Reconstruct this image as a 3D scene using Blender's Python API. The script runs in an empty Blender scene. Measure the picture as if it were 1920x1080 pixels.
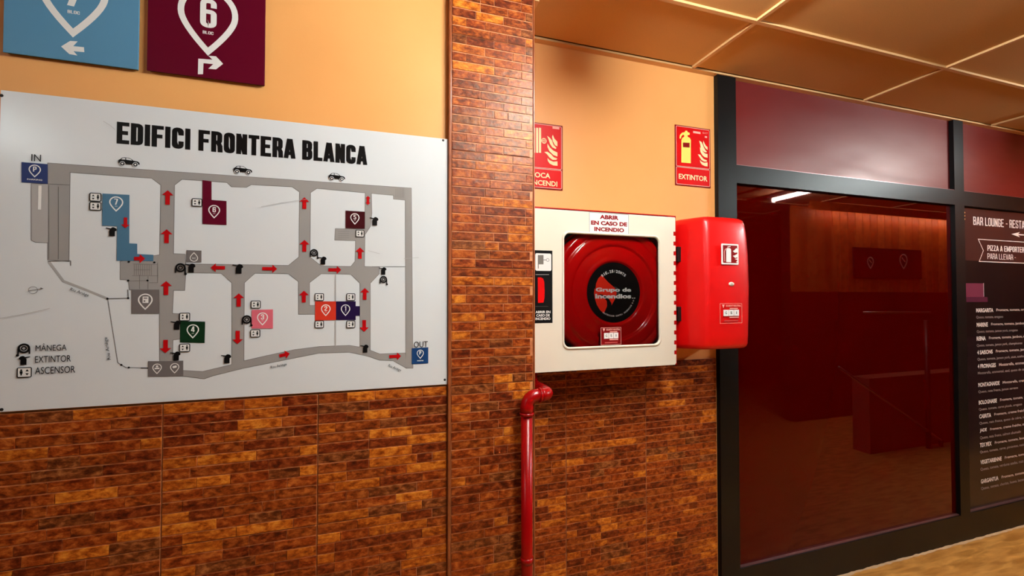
import bpy, bmesh, math, random
from mathutils import Vector, Matrix, geometry
random.seed(7)
SC = bpy.context.scene
COL = SC.collection

# ------------------------------------------------------------------ camera
H = 1.556                      # eye height, metres
FPX = 800.3
YAW, PITCH = math.radians(17.4934), math.radians(1.05121)
cam_d = bpy.data.cameras.new('camera'); cam_d.sensor_width = 36.0
cam_d.lens = FPX / 1920 * 36; cam_d.clip_start = 0.02; cam_d.clip_end = 60
cam = bpy.data.objects.new('camera', cam_d); COL.objects.link(cam)
cam.location = (0, 0, H); cam.rotation_euler = (math.pi/2 + PITCH, 0, -YAW)
SC.camera = cam

# ------------------------------------------------------------------ world, exposure
wd = bpy.data.worlds.new('world'); SC.world = wd; wd.use_nodes = True
wd.node_tree.nodes['Background'].inputs[0].default_value = (1.0, 0.80, 0.62, 1)
wd.node_tree.nodes['Background'].inputs[1].default_value = 0.02
SC.view_settings.view_transform = 'Standard'
SC.view_settings.look = 'None'
SC.view_settings.exposure = 1.18
SC.view_settings.gamma = 1.0
SC.view_settings.use_curve_mapping = False
TUBE_R, TUBE_C, TUBE_L = 165.0, 185.0, 34.0
SC.cycles.diffuse_bounces = 2      # strengths of the fluorescent tubes

# ------------------------------------------------------------------ planes (metres)
YN = 1.76      # recess wall
YW = 1.50      # left wall
YP = 1.49      # pillar face
ZT = 1.133 + H # ceiling
ZD = -0.315 + H# top of the brick tiles
TS = 0.415     # tile size
XP0, XP1 = 0.246, 0.552   # pillar
XJ = 1.646     # right end of the recess wall
YB = -2.3      # far side of the passage (behind the camera)
XL, XR = -3.6, 8.6

# ------------------------------------------------------------------ photo measuring
_sy, _cy, _sp, _cp = math.sin(YAW), math.cos(YAW), math.sin(PITCH), math.cos(PITCH)
_F = Vector((_sy*_cp, _cy*_cp, _sp)); _R = Vector((_cy, -_sy, 0)); _U = _R.cross(_F)
def W(u, v, Y):
    """point of the wall plane y=Y measured at a photo coordinate -> (x, z)"""
    d = _R*((u-960)/FPX) - _U*((v-540)/FPX) + _F
    k = Y/d.y
    return (d.x*k, d.z*k + H)
def crop(ox, oy, s, Y):
    return lambda x, y: W(ox+x/s, oy+y/s, Y)
def pix(p):
    d = Vector(p) - Vector((0, 0, H)); z = d.dot(_F)
    if z < .05: return None
    return (960+FPX*d.dot(_R)/z, 540-FPX*d.dot(_U)/z, z)

# ------------------------------------------------------------------ materials
def lin(c): 
    return tuple((x/255/12.92) if x/255 <= .04045 else ((x/255+.055)/1.055)**2.4 for x in c) + (1,)
_M = {}
def mat(name, c, rough=.5, metal=0, spec=.5, coat=0, emit=None, bump=None, var=None, linear=False, ior=None, coat_rough=.03):
    if name in _M: return _M[name]
    m = bpy.data.materials.new(name); m.use_nodes = True; nt = m.node_tree; b = nt.nodes['Principled BSDF']
    col = c if linear else lin(c)
    b.inputs['Base Color'].default_value = col
    b.inputs['Roughness'].default_value = rough; b.inputs['Metallic'].default_value = metal
    b.inputs['Specular IOR Level'].default_value = spec
    b.inputs['Coat Weight'].default_value = coat; b.inputs['Coat Roughness'].default_value = coat_rough
    if ior: b.inputs['IOR'].default_value = ior
    if emit:
        b.inputs['Emission Color'].default_value = (emit[0], emit[1], emit[2], 1); b.inputs['Emission Strength'].default_value = emit[3]
    geo = nt.nodes.new('ShaderNodeNewGeometry')
    if var:      # (scale, amount, colour2)
        n = nt.nodes.new('ShaderNodeTexNoise'); n.inputs['Scale'].default_value = var[0]; n.inputs['Detail'].default_value = 5
        nt.links.new(geo.outputs['Position'], n.inputs['Vector'])
        r = nt.nodes.new('ShaderNodeValToRGB'); r.color_ramp.elements[0].position = .35; r.color_ramp.elements[1].position = .65
        r.color_ramp.elements[0].color = lin(var[2]); r.color_ramp.elements[1].color = col
        mx = nt.nodes.new('ShaderNodeMixRGB'); mx.inputs[0].default_value = var[1]; mx.inputs[1].default_value = col
        nt.links.new(n.outputs['Fac'], r.inputs[0]); nt.links.new(r.outputs[0], mx.inputs[2]); nt.links.new(mx.outputs[0], b.inputs['Base Color'])
    if bump:     # (scale, strength, distance)
        n = nt.nodes.new('ShaderNodeTexNoise'); n.inputs['Scale'].default_value = bump[0]; n.inputs['Detail'].default_value = 4
        nt.links.new(geo.outputs['Position'], n.inputs['Vector'])
        bp = nt.nodes.new('ShaderNodeBump'); bp.inputs['Strength'].default_value = bump[1]; bp.inputs['Distance'].default_value = bump[2]
        nt.links.new(n.outputs['Fac'], bp.inputs['Height']); nt.links.new(bp.outputs[0], b.inputs['Normal'])
    _M[name] = m
    return m

def brick_mat(name, dark, mid, light, bias):
    m = bpy.data.materials.new(name); m.use_nodes = True; nt = m.node_tree; b = nt.nodes['Principled BSDF']
    geo = nt.nodes.new('ShaderNodeNewGeometry')
    mp = nt.nodes.new('ShaderNodeMapping'); mp.inputs['Scale'].default_value = (1, 1, 1.9); mp.inputs['Location'].default_value = (bias*3.1, bias*1.7, bias)
    n = nt.nodes.new('ShaderNodeTexNoise'); n.inputs['Scale'].default_value = 36; n.inputs['Detail'].default_value = 9; n.inputs['Roughness'].default_value = .68; n.inputs['Distortion'].default_value = .25
    r = nt.nodes.new('ShaderNodeValToRGB'); e = r.color_ramp.elements
    e[0].position = .37; e[0].color = lin(dark); e[1].position = .66; e[1].color = lin(light)
    k = e.new(.50); k.color = lin(mid)
    nt.links.new(geo.outputs['Position'], mp.inputs[0]); nt.links.new(mp.outputs[0], n.inputs['Vector'])
    nt.links.new(n.outputs['Fac'], r.inputs[0]); nt.links.new(r.outputs[0], b.inputs['Base Color'])
    n2 = nt.nodes.new('ShaderNodeTexNoise'); n2.inputs['Scale'].default_value = 60; n2.inputs['Detail'].default_value = 5
    nt.links.new(geo.outputs['Position'], n2.inputs['Vector'])
    bp = nt.nodes.new('ShaderNodeBump'); bp.inputs['Strength'].default_value = .5; bp.inputs['Distance'].default_value = .003
    nt.links.new(n2.outputs['Fac'], bp.inputs['Height']); nt.links.new(bp.outputs[0], b.inputs['Normal'])
    b.inputs['Roughness'].default_value = .38; b.inputs['Specular IOR Level'].default_value = .42; b.inputs['Specular Tint'].default_value = (1, .78, .6, 1)
    return m
BR = [brick_mat('brick_maroon', (62, 12, 3), (112, 36, 9), (170, 84, 34), .1),
      brick_mat('brick_rust', (88, 20, 3), (146, 56, 13), (200, 108, 42), .7),
      brick_mat('brick_brown', (78, 22, 4), (136, 54, 13), (190, 100, 38), 1.9),
      brick_mat('brick_amber', (108, 34, 5), (172, 80, 18), (222, 130, 42), 2.6),
      brick_mat('brick_orange', (130, 46, 6), (202, 102, 24), (238, 152, 54), 3.3),
      brick_mat('brick_smoke', (68, 22, 6), (116, 52, 18), (180, 106, 54), 4.4)]
BW = [5, 6.5, 6, 3, 1.6, 2]
M_GROUT = mat('tile_grout', (222, 142, 90), .5, var=(60, .6, (170, 86, 44)))
M_TRIM = mat('glazed_brown_trim', (164, 86, 44), .3, var=(30, .6, (120, 54, 24)))

def painted_wall():
    m = bpy.data.materials.new('orange_paint'); m.use_nodes = True; nt = m.node_tree; b = nt.nodes['Principled BSDF']
    geo = nt.nodes.new('ShaderNodeNewGeometry')
    n = nt.nodes.new('ShaderNodeTexNoise'); n.inputs['Scale'].default_value = 2.2; n.inputs['Detail'].default_value = 6
    r = nt.nodes.new('ShaderNodeValToRGB'); r.color_ramp.elements[0].position = .3; r.color_ramp.elements[1].position = .7
    r.color_ramp.elements[0].color = lin((244, 166, 92)); r.color_ramp.elements[1].color = lin((250, 176, 102))
    nt.links.new(geo.outputs['Position'], n.inputs['Vector']); nt.links.new(n.outputs['Fac'], r.inputs[0])
    nt.links.new(r.outputs[0], b.inputs['Base Color'])
    n2 = nt.nodes.new('ShaderNodeTexNoise'); n2.inputs['Scale'].default_value = 90; n2.inputs['Detail'].default_value = 3
    bp = nt.nodes.new('ShaderNodeBump'); bp.inputs['Strength'].default_value = .12; bp.inputs['Distance'].default_value = .002
    nt.links.new(geo.outputs['Position'], n2.inputs['Vector']); nt.links.new(n2.outputs['Fac'], bp.inputs['Height']); nt.links.new(bp.outputs[0], b.inputs['Normal'])
    b.inputs['Roughness'].default_value = .5
    return m
M_WALL = painted_wall()
M_CEIL = mat('ceiling_tile_paint', (216, 166, 100), .75, var=(300, .18, (170, 112, 58)), bump=(240, .2, .001))
M_BAR = mat('ceiling_grid_metal', (226, 176, 120), .4)
M_FLOOR = None
def floor_mat():
    m = bpy.data.materials.new('floor_stone'); m.use_nodes = True; nt = m.node_tree; b = nt.nodes['Principled BSDF']
    geo = nt.nodes.new('ShaderNodeNewGeometry'); mp = nt.nodes.new('ShaderNodeMapping'); mp.inputs['Rotation'].default_value = (0, 0, .5); mp.inputs['Scale'].default_value = (1.2, 6, 1)
    n = nt.nodes.new('ShaderNodeTexNoise'); n.inputs['Scale'].default_value = 5; n.inputs['Detail'].default_value = 9; n.inputs['Distortion'].default_value = .6
    r = nt.nodes.new('ShaderNodeValToRGB'); r.color_ramp.elements[0].position = .34; r.color_ramp.elements[1].position = .68
    r.color_ramp.elements[0].color = lin((176, 112, 44)); r.color_ramp.elements[1].color = lin((222, 156, 78))
    nt.links.new(geo.outputs['Position'], mp.inputs[0]); nt.links.new(mp.outputs[0], n.inputs['Vector']); nt.links.new(n.outputs['Fac'], r.inputs[0]); nt.links.new(r.outputs[0], b.inputs['Base Color'])
    b.inputs['Roughness'].default_value = .38
    return m
M_FLOOR = floor_mat()
M_BLACK = mat('black_frame', (5, 6, 6), .42, spec=.24)
M_WHITE = mat('white_panel', (238, 232, 230), .32)
M_SILVER = mat('steel', (190, 185, 180), .3, metal=1)

def glass_red(name, base, rough, spec, ior, dust=0):
    m = mat(name, base, rough, spec=spec, ior=ior)
    if dust:
        nt = m.node_tree; b = nt.nodes['Principled BSDF']; geo = nt.nodes.new('ShaderNodeNewGeometry')
        mp = nt.nodes.new('ShaderNodeMapping'); mp.inputs['Rotation'].default_value = (0, .35, 0); mp.inputs['Scale'].default_value = (1, 1, 5)
        n = nt.nodes.new('ShaderNodeTexNoise'); n.inputs['Scale'].default_value = 2; n.inputs['Detail'].default_value = 6
        r = nt.nodes.new('ShaderNodeMapRange'); r.inputs['From Min'].default_value = .3; r.inputs['From Max'].default_value = .7
        r.inputs['To Min'].default_value = rough*.85; r.inputs['To Max'].default_value = rough*1.12
        nt.links.new(geo.outputs['Position'], mp.inputs[0]); nt.links.new(mp.outputs[0], n.inputs['Vector']); nt.links.new(n.outputs['Fac'], r.inputs['Value']); nt.links.new(r.outputs[0], b.inputs['Roughness'])
    return m
M_GRED = glass_red('red_backed_glass', (62, 0, 0), .02, .42, 1.5)
M_GRED.node_tree.nodes['Principled BSDF'].inputs['Specular Tint'].default_value = (1, .27, .2, 1)
M_GRED2 = glass_red('dusty_red_panel', (104, 8, 8), .46, .6, 1.5, 1)
M_GRED2.node_tree.nodes['Principled BSDF'].inputs['Specular Tint'].default_value = (1, .72, .64, 1)
M_MENU = glass_red('menu_print_glass', (34, 20, 20), .06, .6, 1.5)

def thin_glass(name):
    m = bpy.data.materials.new(name); m.use_nodes = True; nt = m.node_tree; nt.nodes.clear()
    o = nt.nodes.new('ShaderNodeOutputMaterial'); tr = nt.nodes.new('ShaderNodeBsdfTransparent'); tr.inputs[0].default_value = (1, 1, 1, 1)
    g = nt.nodes.new('ShaderNodeBsdfGlossy'); g.inputs['Roughness'].default_value = .02
    f = nt.nodes.new('ShaderNodeFresnel'); f.inputs[0].default_value = 1.45; mx = nt.nodes.new('ShaderNodeMixShader')
    nt.links.new(f.outputs[0], mx.inputs[0]); nt.links.new(tr.outputs[0], mx.inputs[1]); nt.links.new(g.outputs[0], mx.inputs[2]); nt.links.new(mx.outputs[0], o.inputs[0])
    return m
M_PANE = thin_glass('clear_pane')

# ------------------------------------------------------------------ object helpers
def tag(o, label=None, cat=None, group=None, kind=None):
    if label: o['label'] = label
    if cat: o['category'] = cat
    if group: o['group'] = group
    if kind: o['kind'] = kind
    return o
def mesh_obj(name, verts, faces, m, parent=None, smooth=False):
    me = bpy.data.meshes.new(name); me.from_pydata([tuple(v) for v in verts], [], faces); me.update()
    return link(name, me, m, parent, smooth)
def link(name, me, m, parent=None, smooth=False):
    if m is not None and not me.materials:
        for mm in (m if isinstance(m, (list, tuple)) else [m]): me.materials.append(mm)
    if smooth: me.polygons.foreach_set('use_smooth', [True]*len(me.polygons))
    o = bpy.data.objects.new(name, me); COL.objects.link(o); 
    if parent is not None: o.parent = parent
    return o
def bm_obj(name, bm, m, parent=None, smooth=False):
    bmesh.ops.recalc_face_normals(bm, faces=bm.faces)
    me = bpy.data.meshes.new(name); bm.to_mesh(me); bm.free()
    return link(name, me, m, parent, smooth)
def add_box(bm, x0, x1, y0, y1, z0, z1, bev=0):
    vs = [bm.verts.new(p) for p in ((x0,y0,z0),(x1,y0,z0),(x1,y1,z0),(x0,y1,z0),(x0,y0,z1),(x1,y0,z1),(x1,y1,z1),(x0,y1,z1))]
    fs = [bm.faces.new([vs[i] for i in f]) for f in ((0,3,2,1),(4,5,6,7),(0,1,5,4),(1,2,6,5),(2,3,7,6),(3,0,4,7))]
    if bev:
        es = list({e for f in fs for e in f.edges})
        bmesh.ops.bevel(bm, geom=es, offset=bev, segments=2, affect='EDGES', profile=.5)
def box(name, x0, x1, y0, y1, z0, z1, m, parent=None, bev=0):
    bm = bmesh.new(); add_box(bm, min(x0,x1), max(x0,x1), min(y0,y1), max(y0,y1), min(z0,z1), max(z0,z1), bev); return bm_obj(name, bm, m, parent)
def empty(name, loc=(0,0,0)):
    o = bpy.data.objects.new(name, None); COL.objects.link(o); o.location = loc; o.empty_display_size = .05
    return o
def under(root, *obs):      # keep world place when parented to an Empty that stands off the origin
    inv = Matrix.Translation(root.location).inverted()
    for o in obs: o.parent = root; o.matrix_parent_inverse = inv
    return obs[0] if obs else None
def tube(bm, path, r, seg=16, cap=True):
    rings = []; n = len(path); P = [Vector(p) for p in path]
    up = None
    for i, p in enumerate(P):
        t = (P[min(i+1, n-1)] - P[max(i-1, 0)]).normalized()
        if up is None:
            up = Vector((0, 1, 0)) if abs(t.y) < .9 else Vector((1, 0, 0))
        s = t.cross(up).normalized(); up = s.cross(t).normalized()
        rr = r[i] if isinstance(r, (list, tuple)) else r
        rings.append([bm.verts.new(p + (s*math.cos(a) + up*math.sin(a))*rr) for a in [2*math.pi*k/seg for k in range(seg)]])
    for a, b in zip(rings, rings[1:]):
        for k in range(seg): bm.faces.new((a[k], a[(k+1) % seg], b[(k+1) % seg], b[k]))
    if cap:
        bm.faces.new(rings[0]); bm.faces.new(rings[-1][::-1])

# ------------------------------------------------------------------ flat print (lettering, symbols) on a wall plane
class Print:
    """collects 2-D polygons (x,z) lying on a plane; layers are stacked a fraction of a millimetre apart"""
    def __init__(s, Y, step=.00025): s.Y = Y; s.step = step; s.v = []; s.f = []; s.mi = []; s.mats = []; s.n = 0
    def lift(s, layer):      # no two shapes share a plane exactly
        s.n += 1; return s.Y - layer*s.step - s.n*8e-6
    def poly(s, loops, m, layer=1):
        if not isinstance(loops[0][0], (tuple, list, Vector)): loops = [loops]
        if m not in s.mats: s.mats.append(m)
        idx = s.mats.index(m); y = s.lift(layer)
        tris = geometry.tessellate_polygon([[Vector((p[0], p[1], 0)) for p in l] for l in loops])
        base = len(s.v); flat = [p for l in loops for p in l]
        s.v += [(p[0], y, p[1]) for p in flat]
        for t in tris:
            a, b, c = [flat[i] for i in t]
            ar = (b[0]-a[0])*(c[1]-a[1]) - (c[0]-a[0])*(b[1]-a[1])
            if abs(ar) < 1e-12: continue
            t = tuple(base+i for i in t)
            s.f.append(t if ar > 0 else t[::-1]); s.mi.append(idx)
        return s
    def stroke(s, path, t, m, layer=1, closed=False):
        P = [Vector((p[0], p[1])) for p in path]; n = len(P); L = []; R = []
        for i in range(n):
            a = P[(i-1) % n] if (closed or i > 0) else None; b = P[(i+1) % n] if (closed or i < n-1) else None
            d1 = (P[i]-a).normalized() if a is not None else None; d2 = (b-P[i]).normalized() if b is not None else None
            if d1 is None: d1 = d2
            if d2 is None: d2 = d1
            n1 = Vector((-d1.y, d1.x)); n2 = Vector((-d2.y, d2.x)); mm = n1+n2
            if mm.length < 1e-6: mm = n1
            mm.normalize(); k = 1/max(.35, mm.dot(n1))
            L.append(P[i]+mm*k*t/2); R.append(P[i]-mm*k*t/2)
        if m not in s.mats: s.mats.append(m)
        idx = s.mats.index(m); y = s.lift(layer); base = len(s.v)
        for a, b in zip(L, R): s.v += [(a.x, y, a.y), (b.x, y, b.y)]
        for i in range(n if closed else n-1):
            j = (i+1) % n
            s.f.append((base+2*i, base+2*i+1, base+2*j+1, base+2*j)); s.mi.append(idx)
        return s
    def rect(s, x0, x1, z0, z1, m, layer=1):
        return s.poly([(x0, z0), (x1, z0), (x1, z1), (x0, z1)], m, layer)
    def disc(s, x, z, r, m, layer=1, n=28, rx=None):
        return s.poly([(x+(rx or r)*math.cos(2*math.pi*k/n), z+r*math.sin(2*math.pi*k/n)) for k in range(n)], m, layer)
    def ring(s, x, z, r, t, m, layer=1, n=32):
        return s.stroke([(x+r*math.cos(2*math.pi*k/n), z+r*math.sin(2*math.pi*k/n)) for k in range(n)], t, m, layer, True)
    def text(s, txt, x0, x1, z0, z1, m, layer=1, bold=0, rot=0, fit=True):
        vs, fs, w, h, mn = glyph_mesh(txt, bold)
        sx = (x1-x0)/w; sz = (z1-z0)/h
        if m not in s.mats: s.mats.append(m)
        idx = s.mats.index(m); y = s.lift(layer); base = len(s.v)
        cx, cz = (x0+x1)/2, (z0+z1)/2; c, n = math.cos(rot), math.sin(rot)
        for v in vs:
            px = (v[0]-mn[0]-w/2)*sx; pz = (v[1]-mn[1]-h/2)*sz
            s.v.append((cx+px*c-pz*n, y, cz+px*n+pz*c))
        for f in fs: s.f.append(tuple(base+i for i in f)); s.mi.append(idx)
        return s
    def out(s, name, parent=None):
        me = bpy.data.meshes.new(name); me.from_pydata(s.v, [], s.f); me.update()
        for m in s.mats: me.materials.append(m)
        me.polygons.foreach_set('material_index', s.mi)
        o = bpy.data.objects.new(name, me); COL.objects.link(o)
        if parent is not None: o.parent = parent; o.matrix_parent_inverse = Matrix.Translation(parent.location).inverted()
        return o
_G = {}
def glyph_mesh(txt, bold):
    k = (txt, bold)
    if k in _G: return _G[k]
    cu = bpy.data.curves.new('t', 'FONT'); cu.body = txt; cu.offset = bold; cu.resolution_u = 3; cu.fill_mode = 'FRONT'
    o = bpy.data.objects.new('t', cu); COL.objects.link(o)
    dg = bpy.context.evaluated_depsgraph_get(); dg.update()
    me = bpy.data.meshes.new_from_object(o.evaluated_get(dg))
    vs = [tuple(v.co) for v in me.vertices]; fs = []
    for p in me.polygons:
        f = tuple(p.vertices); fs.append(f if p.normal.z > 0 else f[::-1])
    bpy.data.objects.remove(o); bpy.data.curves.remove(cu); bpy.data.meshes.remove(me)
    mn = (min(v[0] for v in vs), min(v[1] for v in vs)); w = max(v[0] for v in vs)-mn[0]; h = max(v[1] for v in vs)-mn[1]
    _G[k] = (vs, fs, max(w, 1e-4), max(h, 1e-4), mn)
    return _G[k]

def rpath(pts, r=.1, n=5, closed=False):
    """round the inner corners of a polyline"""
    out = []; N = len(pts)
    for i in range(N):
        if not closed and i in (0, N-1): out.append(pts[i]); continue
        p = Vector(pts[i]); a = Vector(pts[i-1]); b = Vector(pts[(i+1) % N])
        da = (a-p); db = (b-p); k = min(r, da.length*.5, db.length*.5)
        q0 = p+da.normalized()*k; q1 = p+db.normalized()*k
        for j in range(n+1):
            t = j/n; out.append(tuple((1-t)**2*q0 + 2*t*(1-t)*p + t*t*q1))
    return out
# condensed heavy capitals drawn as strokes (unit height)
def cap_strokes(ch, w=.40, t=.145):
    a = t/2; L, R, B, T, Mi = a, w-a, a, 1-a, .5; r = .13; S = []
    def s(*p, rd=None, cl=False): S.append((rpath(list(p), rd, closed=cl) if rd else list(p), cl))
    if ch == 'E': s((L,0),(L,1)); s((L,T),(w,T)); s((L,.51),(w*.9,.51)); s((L,B),(w,B))
    elif ch == 'F': s((L,0),(L,1)); s((L,T),(w,T)); s((L,.50),(w*.9,.50))
    elif ch == 'D': s((L,0),(L,1)); s((L,T),(R,T),(R,B),(L,B), rd=r)
    elif ch == 'I': w = t; s((L,0),(L,1))
    elif ch == 'C': s((R,.64),(R,T),(L,T),(L,B),(R,B),(R,.36), rd=r)
    elif ch == 'G': s((R,.66),(R,T),(L,T),(L,B),(R,B),(R,.48),(w*.5,.48), rd=r)
    elif ch == 'R': s((L,0),(L,1)); s((L,T),(R-.01,T),(R-.01,.47),(L,.47), rd=r); s((R-.06,.46),(R,.3),(R+.01,0))
    elif ch == 'P': s((L,0),(L,1)); s((L,T),(R,T),(R,.43),(L,.43), rd=r)
    elif ch == 'O': s((R,B),(R,T),(L,T),(L,B), rd=r, cl=True)
    elif ch == 'N': s((L,0),(L,1)); s((R,0),(R,1)); s((L*.9,1),(R+a*.1,0))
    elif ch == 'T': s((0,T),(w,T)); s((w/2,0),(w/2,1))
    elif ch == 'A': w = .43; s((a*.8,0),(w/2-.02,1)); s((w-a*.8,0),(w/2+.02,1)); s((w*.25,.26),(w*.75,.26))
    elif ch == 'B': s((L,0),(L,1)); s((L,T),(R-.01,T),(R-.01,.53),(L,.53), rd=r*.8); s((L,.50),(R,.50),(R,B),(L,B), rd=r)
    elif ch == 'L': w = .36; s((L,0),(L,1)); s((L,B),(w,B))
    elif ch == 'U': s((L,1),(L,B),(R,B),(R,1), rd=r)
    elif ch == 'S': s((R,.68),(R,T),(L,T),(L,.56),(R,.42),(R,B),(L,B),(L,.32), rd=r)
    elif ch == 'Z': s((0,T),(R,T)); s((R,T),(L,B)); s((L,B),(w,B))
    elif ch == 'M': w = .54; s((a,0),(a,1)); s((w-a,0),(w-a,1)); s((a,1),(w/2,.2),(w-a,1))
    elif ch == 'V': s((a*.8,1),(w/2-.01,0)); s((w-a*.8,1),(w/2+.01,0))
    elif ch == '-': w = .24; s((0,.45),(w,.45))
    elif ch == ' ': w = .18
    elif ch == '1': w = .26; s((w-a,0),(w-a,1)); s((w-a,.93),(0,.80))
    elif ch == '2': s((L,.66),(L,T),(R,T),(R,.60),(L,.2),(L,B),(w,B), rd=.09)
    elif ch == '3': s((L,.70),(L,T),(R,T),(R,.53),(w*.4,.53), rd=r*.8); s((w*.4,.50),(R,.50),(R,B),(L,B),(L,.30), rd=r)
    elif ch == '4': w = .42; s((w*.70,0),(w*.70,1)); s((w*.62,.97),(a*.6,.26)); s((0,.24),(w,.24))
    elif ch == '5': s((w,T),(L,T),(L,.52)); s((L,.56),(R,.58),(R,B),(L,B),(L,.28), rd=r)
    elif ch == '6': s((R,.70),(R,T),(L,T),(L,B),(R,B),(R,.36), rd=r); s((L,.555),(R,.555),(R,.34), rd=r*.7)
    elif ch == '7': s((0,T),(R,T)); s((R-.01,T),(w*.35,0))
    return S, w
def caps(pr, txt, x0, x1, z0, z1, m, layer=1, t=.145, gap=.055):
    gl = [cap_strokes(c, t=t) for c in txt]; W_ = sum(g[1] for g in gl)+gap*(len(gl)-1)
    sx = (x1-x0)/W_; sz = z1-z0; cx = 0
    for S, w in gl:
        for path, cl in S:
            sub = Print(0); sub.stroke(path, t, m, 0, cl)
            if m not in pr.mats: pr.mats.append(m)
            i = pr.mats.index(m); base = len(pr.v); y = pr.lift(layer)
            pr.v += [(x0+(cx+v[0])*sx, y, z0+min(1, max(0, v[2]))*sz) for v in sub.v]
            for f in sub.f: pr.f.append(tuple(base+k for k in f)); pr.mi.append(i)
        cx += w+gap
def pin_path(x, z, R, n=22, tip=1.68):
    """map-pin outline, centre of its round head at x,z"""
    pts = []
    for k in range(n+1):
        a = math.radians(-12)+math.radians(204)*k/n; pts.append((x+R*math.cos(a), z+R*math.sin(a)))
    a0 = Vector(pts[-1]); e = Vector((x, z-tip*R)); c = Vector((x-R*.86, z-R*.72))
    for j in range(1, 8):
        t = j/7; p = (1-t)**2*a0+2*t*(1-t)*c+t*t*e; pts.append(tuple(p))
    right = [(2*x-p[0], p[1]) for p in pts[n+1:-1]][::-1]
    return pts+right

def ink(name, c, rough=.4): return mat('print_'+name, c, rough, spec=.18)
I_BLACK = ink('black', (14, 12, 12)); I_WHITE = ink('white', (240, 232, 226)); I_GREY = ink('road_grey', (158, 150, 146)); I_DGREY = ink('line_grey', (112, 104, 100))
I_LGREY = ink('pale_grey', (178, 170, 166)); I_RED = ink('arrow_red', (190, 8, 14)); I_BLUE = ink('sign_blue', (92, 142, 174)); I_BLUE7 = ink('block_blue', (78, 116, 142)); I_MAR = ink('sign_maroon', (92, 2, 30))
I_BRN = ink('block_brown', (62, 6, 12)); I_GREEN = ink('block_green', (14, 44, 22)); I_PINK = ink('block_pink', (226, 106, 120)); I_ORG = ink('block_orange', (214, 56, 36))
I_NAVY = ink('block_navy', (34, 16, 58)); I_PBLUE = ink('parking_blue', (40, 52, 104)); I_PBLUE2 = ink('parking_blue_out', (22, 58, 104)); I_BGREY = ink('block_grey', (112, 102, 100))
I_SRED = ink('fire_red', (214, 6, 8)); I_SDARK = ink('fire_red_dark', (132, 6, 8)); I_CREAM = ink('glow_cream', (248, 226, 172)); I_YEL = ink('glow_yellow', (246, 226, 110)); I_SLINE = ink('rose_line', (250, 176, 160))

# ================================================================== SETTING
def struct(o): o['kind'] = 'structure'; return o
floor = struct(box('floor', XL, XR, YB, YN+.3, -.06, 0, M_FLOOR))

# --- walls with brick-patterned tiles
HC = TS/13; JT = .0034
_brick = {}
def brick_mesh(L, mi):
    k = (round(L, 3), mi)
    if k in _brick: return _brick[k]
    h = HC-JT; d = .0024; c = .0009; hw, hh = L/2, h/2
    vs = [(-hw,0,-hh),(hw,0,-hh),(hw,0,hh),(-hw,0,hh),(-hw+c,-d,-hh+c),(hw-c,-d,-hh+c),(hw-c,-d,hh-c),(-hw+c,-d,hh-c)]
    fs = [(4,5,6,7),(0,1,5,4),(1,2,6,5),(2,3,7,6),(3,0,4,7)]
    me = bpy.data.meshes.new('brick'); me.from_pydata(vs, [], fs); me.update(); me.materials.append(BR[mi])
    _brick[k] = me; return me
def row_pattern(rng):
    while True:
        n = rng.choice([3, 4, 4, 5]); c = [rng.choice([3, 4, 5, 6, 7, 8, 9]) for _ in range(n)]
        if sum(c) == 24: return c
def tiled(wall, face_y, x_left, x_right, cols, z_top, rows, cap=300, seed=1, right_trim=0):
    """tiles (parts of the wall), each carrying its relief bricks"""
    rng = random.Random(seed); todo = []; faces = {}
    for ci, cx in enumerate(cols):
        for ri in range(rows):
            z1 = z_top-ri*TS; z0 = z1-TS
            a, b = max(cx, x_left), min(cx+TS, x_right)
            if b-a < .01 or z1 < .004: continue
            lo = max(z0, 0.0)
            if z1 > ZT+.0: top = ZT
            else: top = z1
            if top-lo < .01: continue
            tl = box('tile', a+.0012, b-.0012, face_y, face_y+.008, lo+.001, top-.001, M_GROUT, wall)
            for k in range(13):
                zc = z0+HC*(k+.5)
                if zc-HC/2 < lo-.001 or zc+HC/2 > top+.001: rng.random(); continue
                x = cx
                for w in row_pattern(rng):
                    L = w*TS/24; xa, xb = max(x+.0006, a+.0022), min(x+L-.0006, b-.0022); x += L
                    if xb-xa < .012: continue
                    m = rng.choices(range(6), BW)[0]; xc = (xa+xb)/2; p = pix((xc, face_y, zc))
                    s = 0
                    if p and -40 < p[0] < 1960 and -30 < p[1] < 1110: s = 1/p[2]
                    dz = rng.uniform(-.0008, .0004); ry = rng.gauss(0, .0022)
                    todo.append((s, xa, xb, zc, m, dz, ry, tl))
    todo.sort(key=lambda t: -t[0]); rest = [[] for _ in BR]; n = 0
    for s, xa, xb, zc, m, dz, ry, tl in todo:
        if s > 0 and n < cap:
            n += 1; o = bpy.data.objects.new('brick', brick_mesh(round((xb-xa)/.002)*.002, m)); COL.objects.link(o); o.parent = tl
            o.location = ((xa+xb)/2, face_y+.0002-dz*0+max(0, dz), zc); o.rotation_euler = (rng.gauss(0, .012), ry, rng.gauss(0, .006))
        else: rest[m].append((xa, xb, zc))
    vs, fs, mi = [], [], []
    for m, lst in enumerate(rest):
        for xa, xb, zc in lst:
            b = len(vs); L = xb-xa; me = brick_mesh(round(L/.002)*.002, m); xc = (xa+xb)/2
            vs += [(v.co.x+xc, v.co.y+face_y+.0002, v.co.z+zc) for v in me.vertices]
            for p in me.polygons: fs.append(tuple(b+i for i in p.vertices)); mi.append(m)
    if vs:
        me = bpy.data.meshes.new('brick_courses'); me.from_pydata(vs, [], fs); me.update()
        for m in BR: me.materials.append(m)
        me.polygons.foreach_set('material_index', mi)
        o = bpy.data.objects.new('brick_courses', me); COL.objects.link(o); o.parent = wall; o['kind'] = 'stuff'

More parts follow.
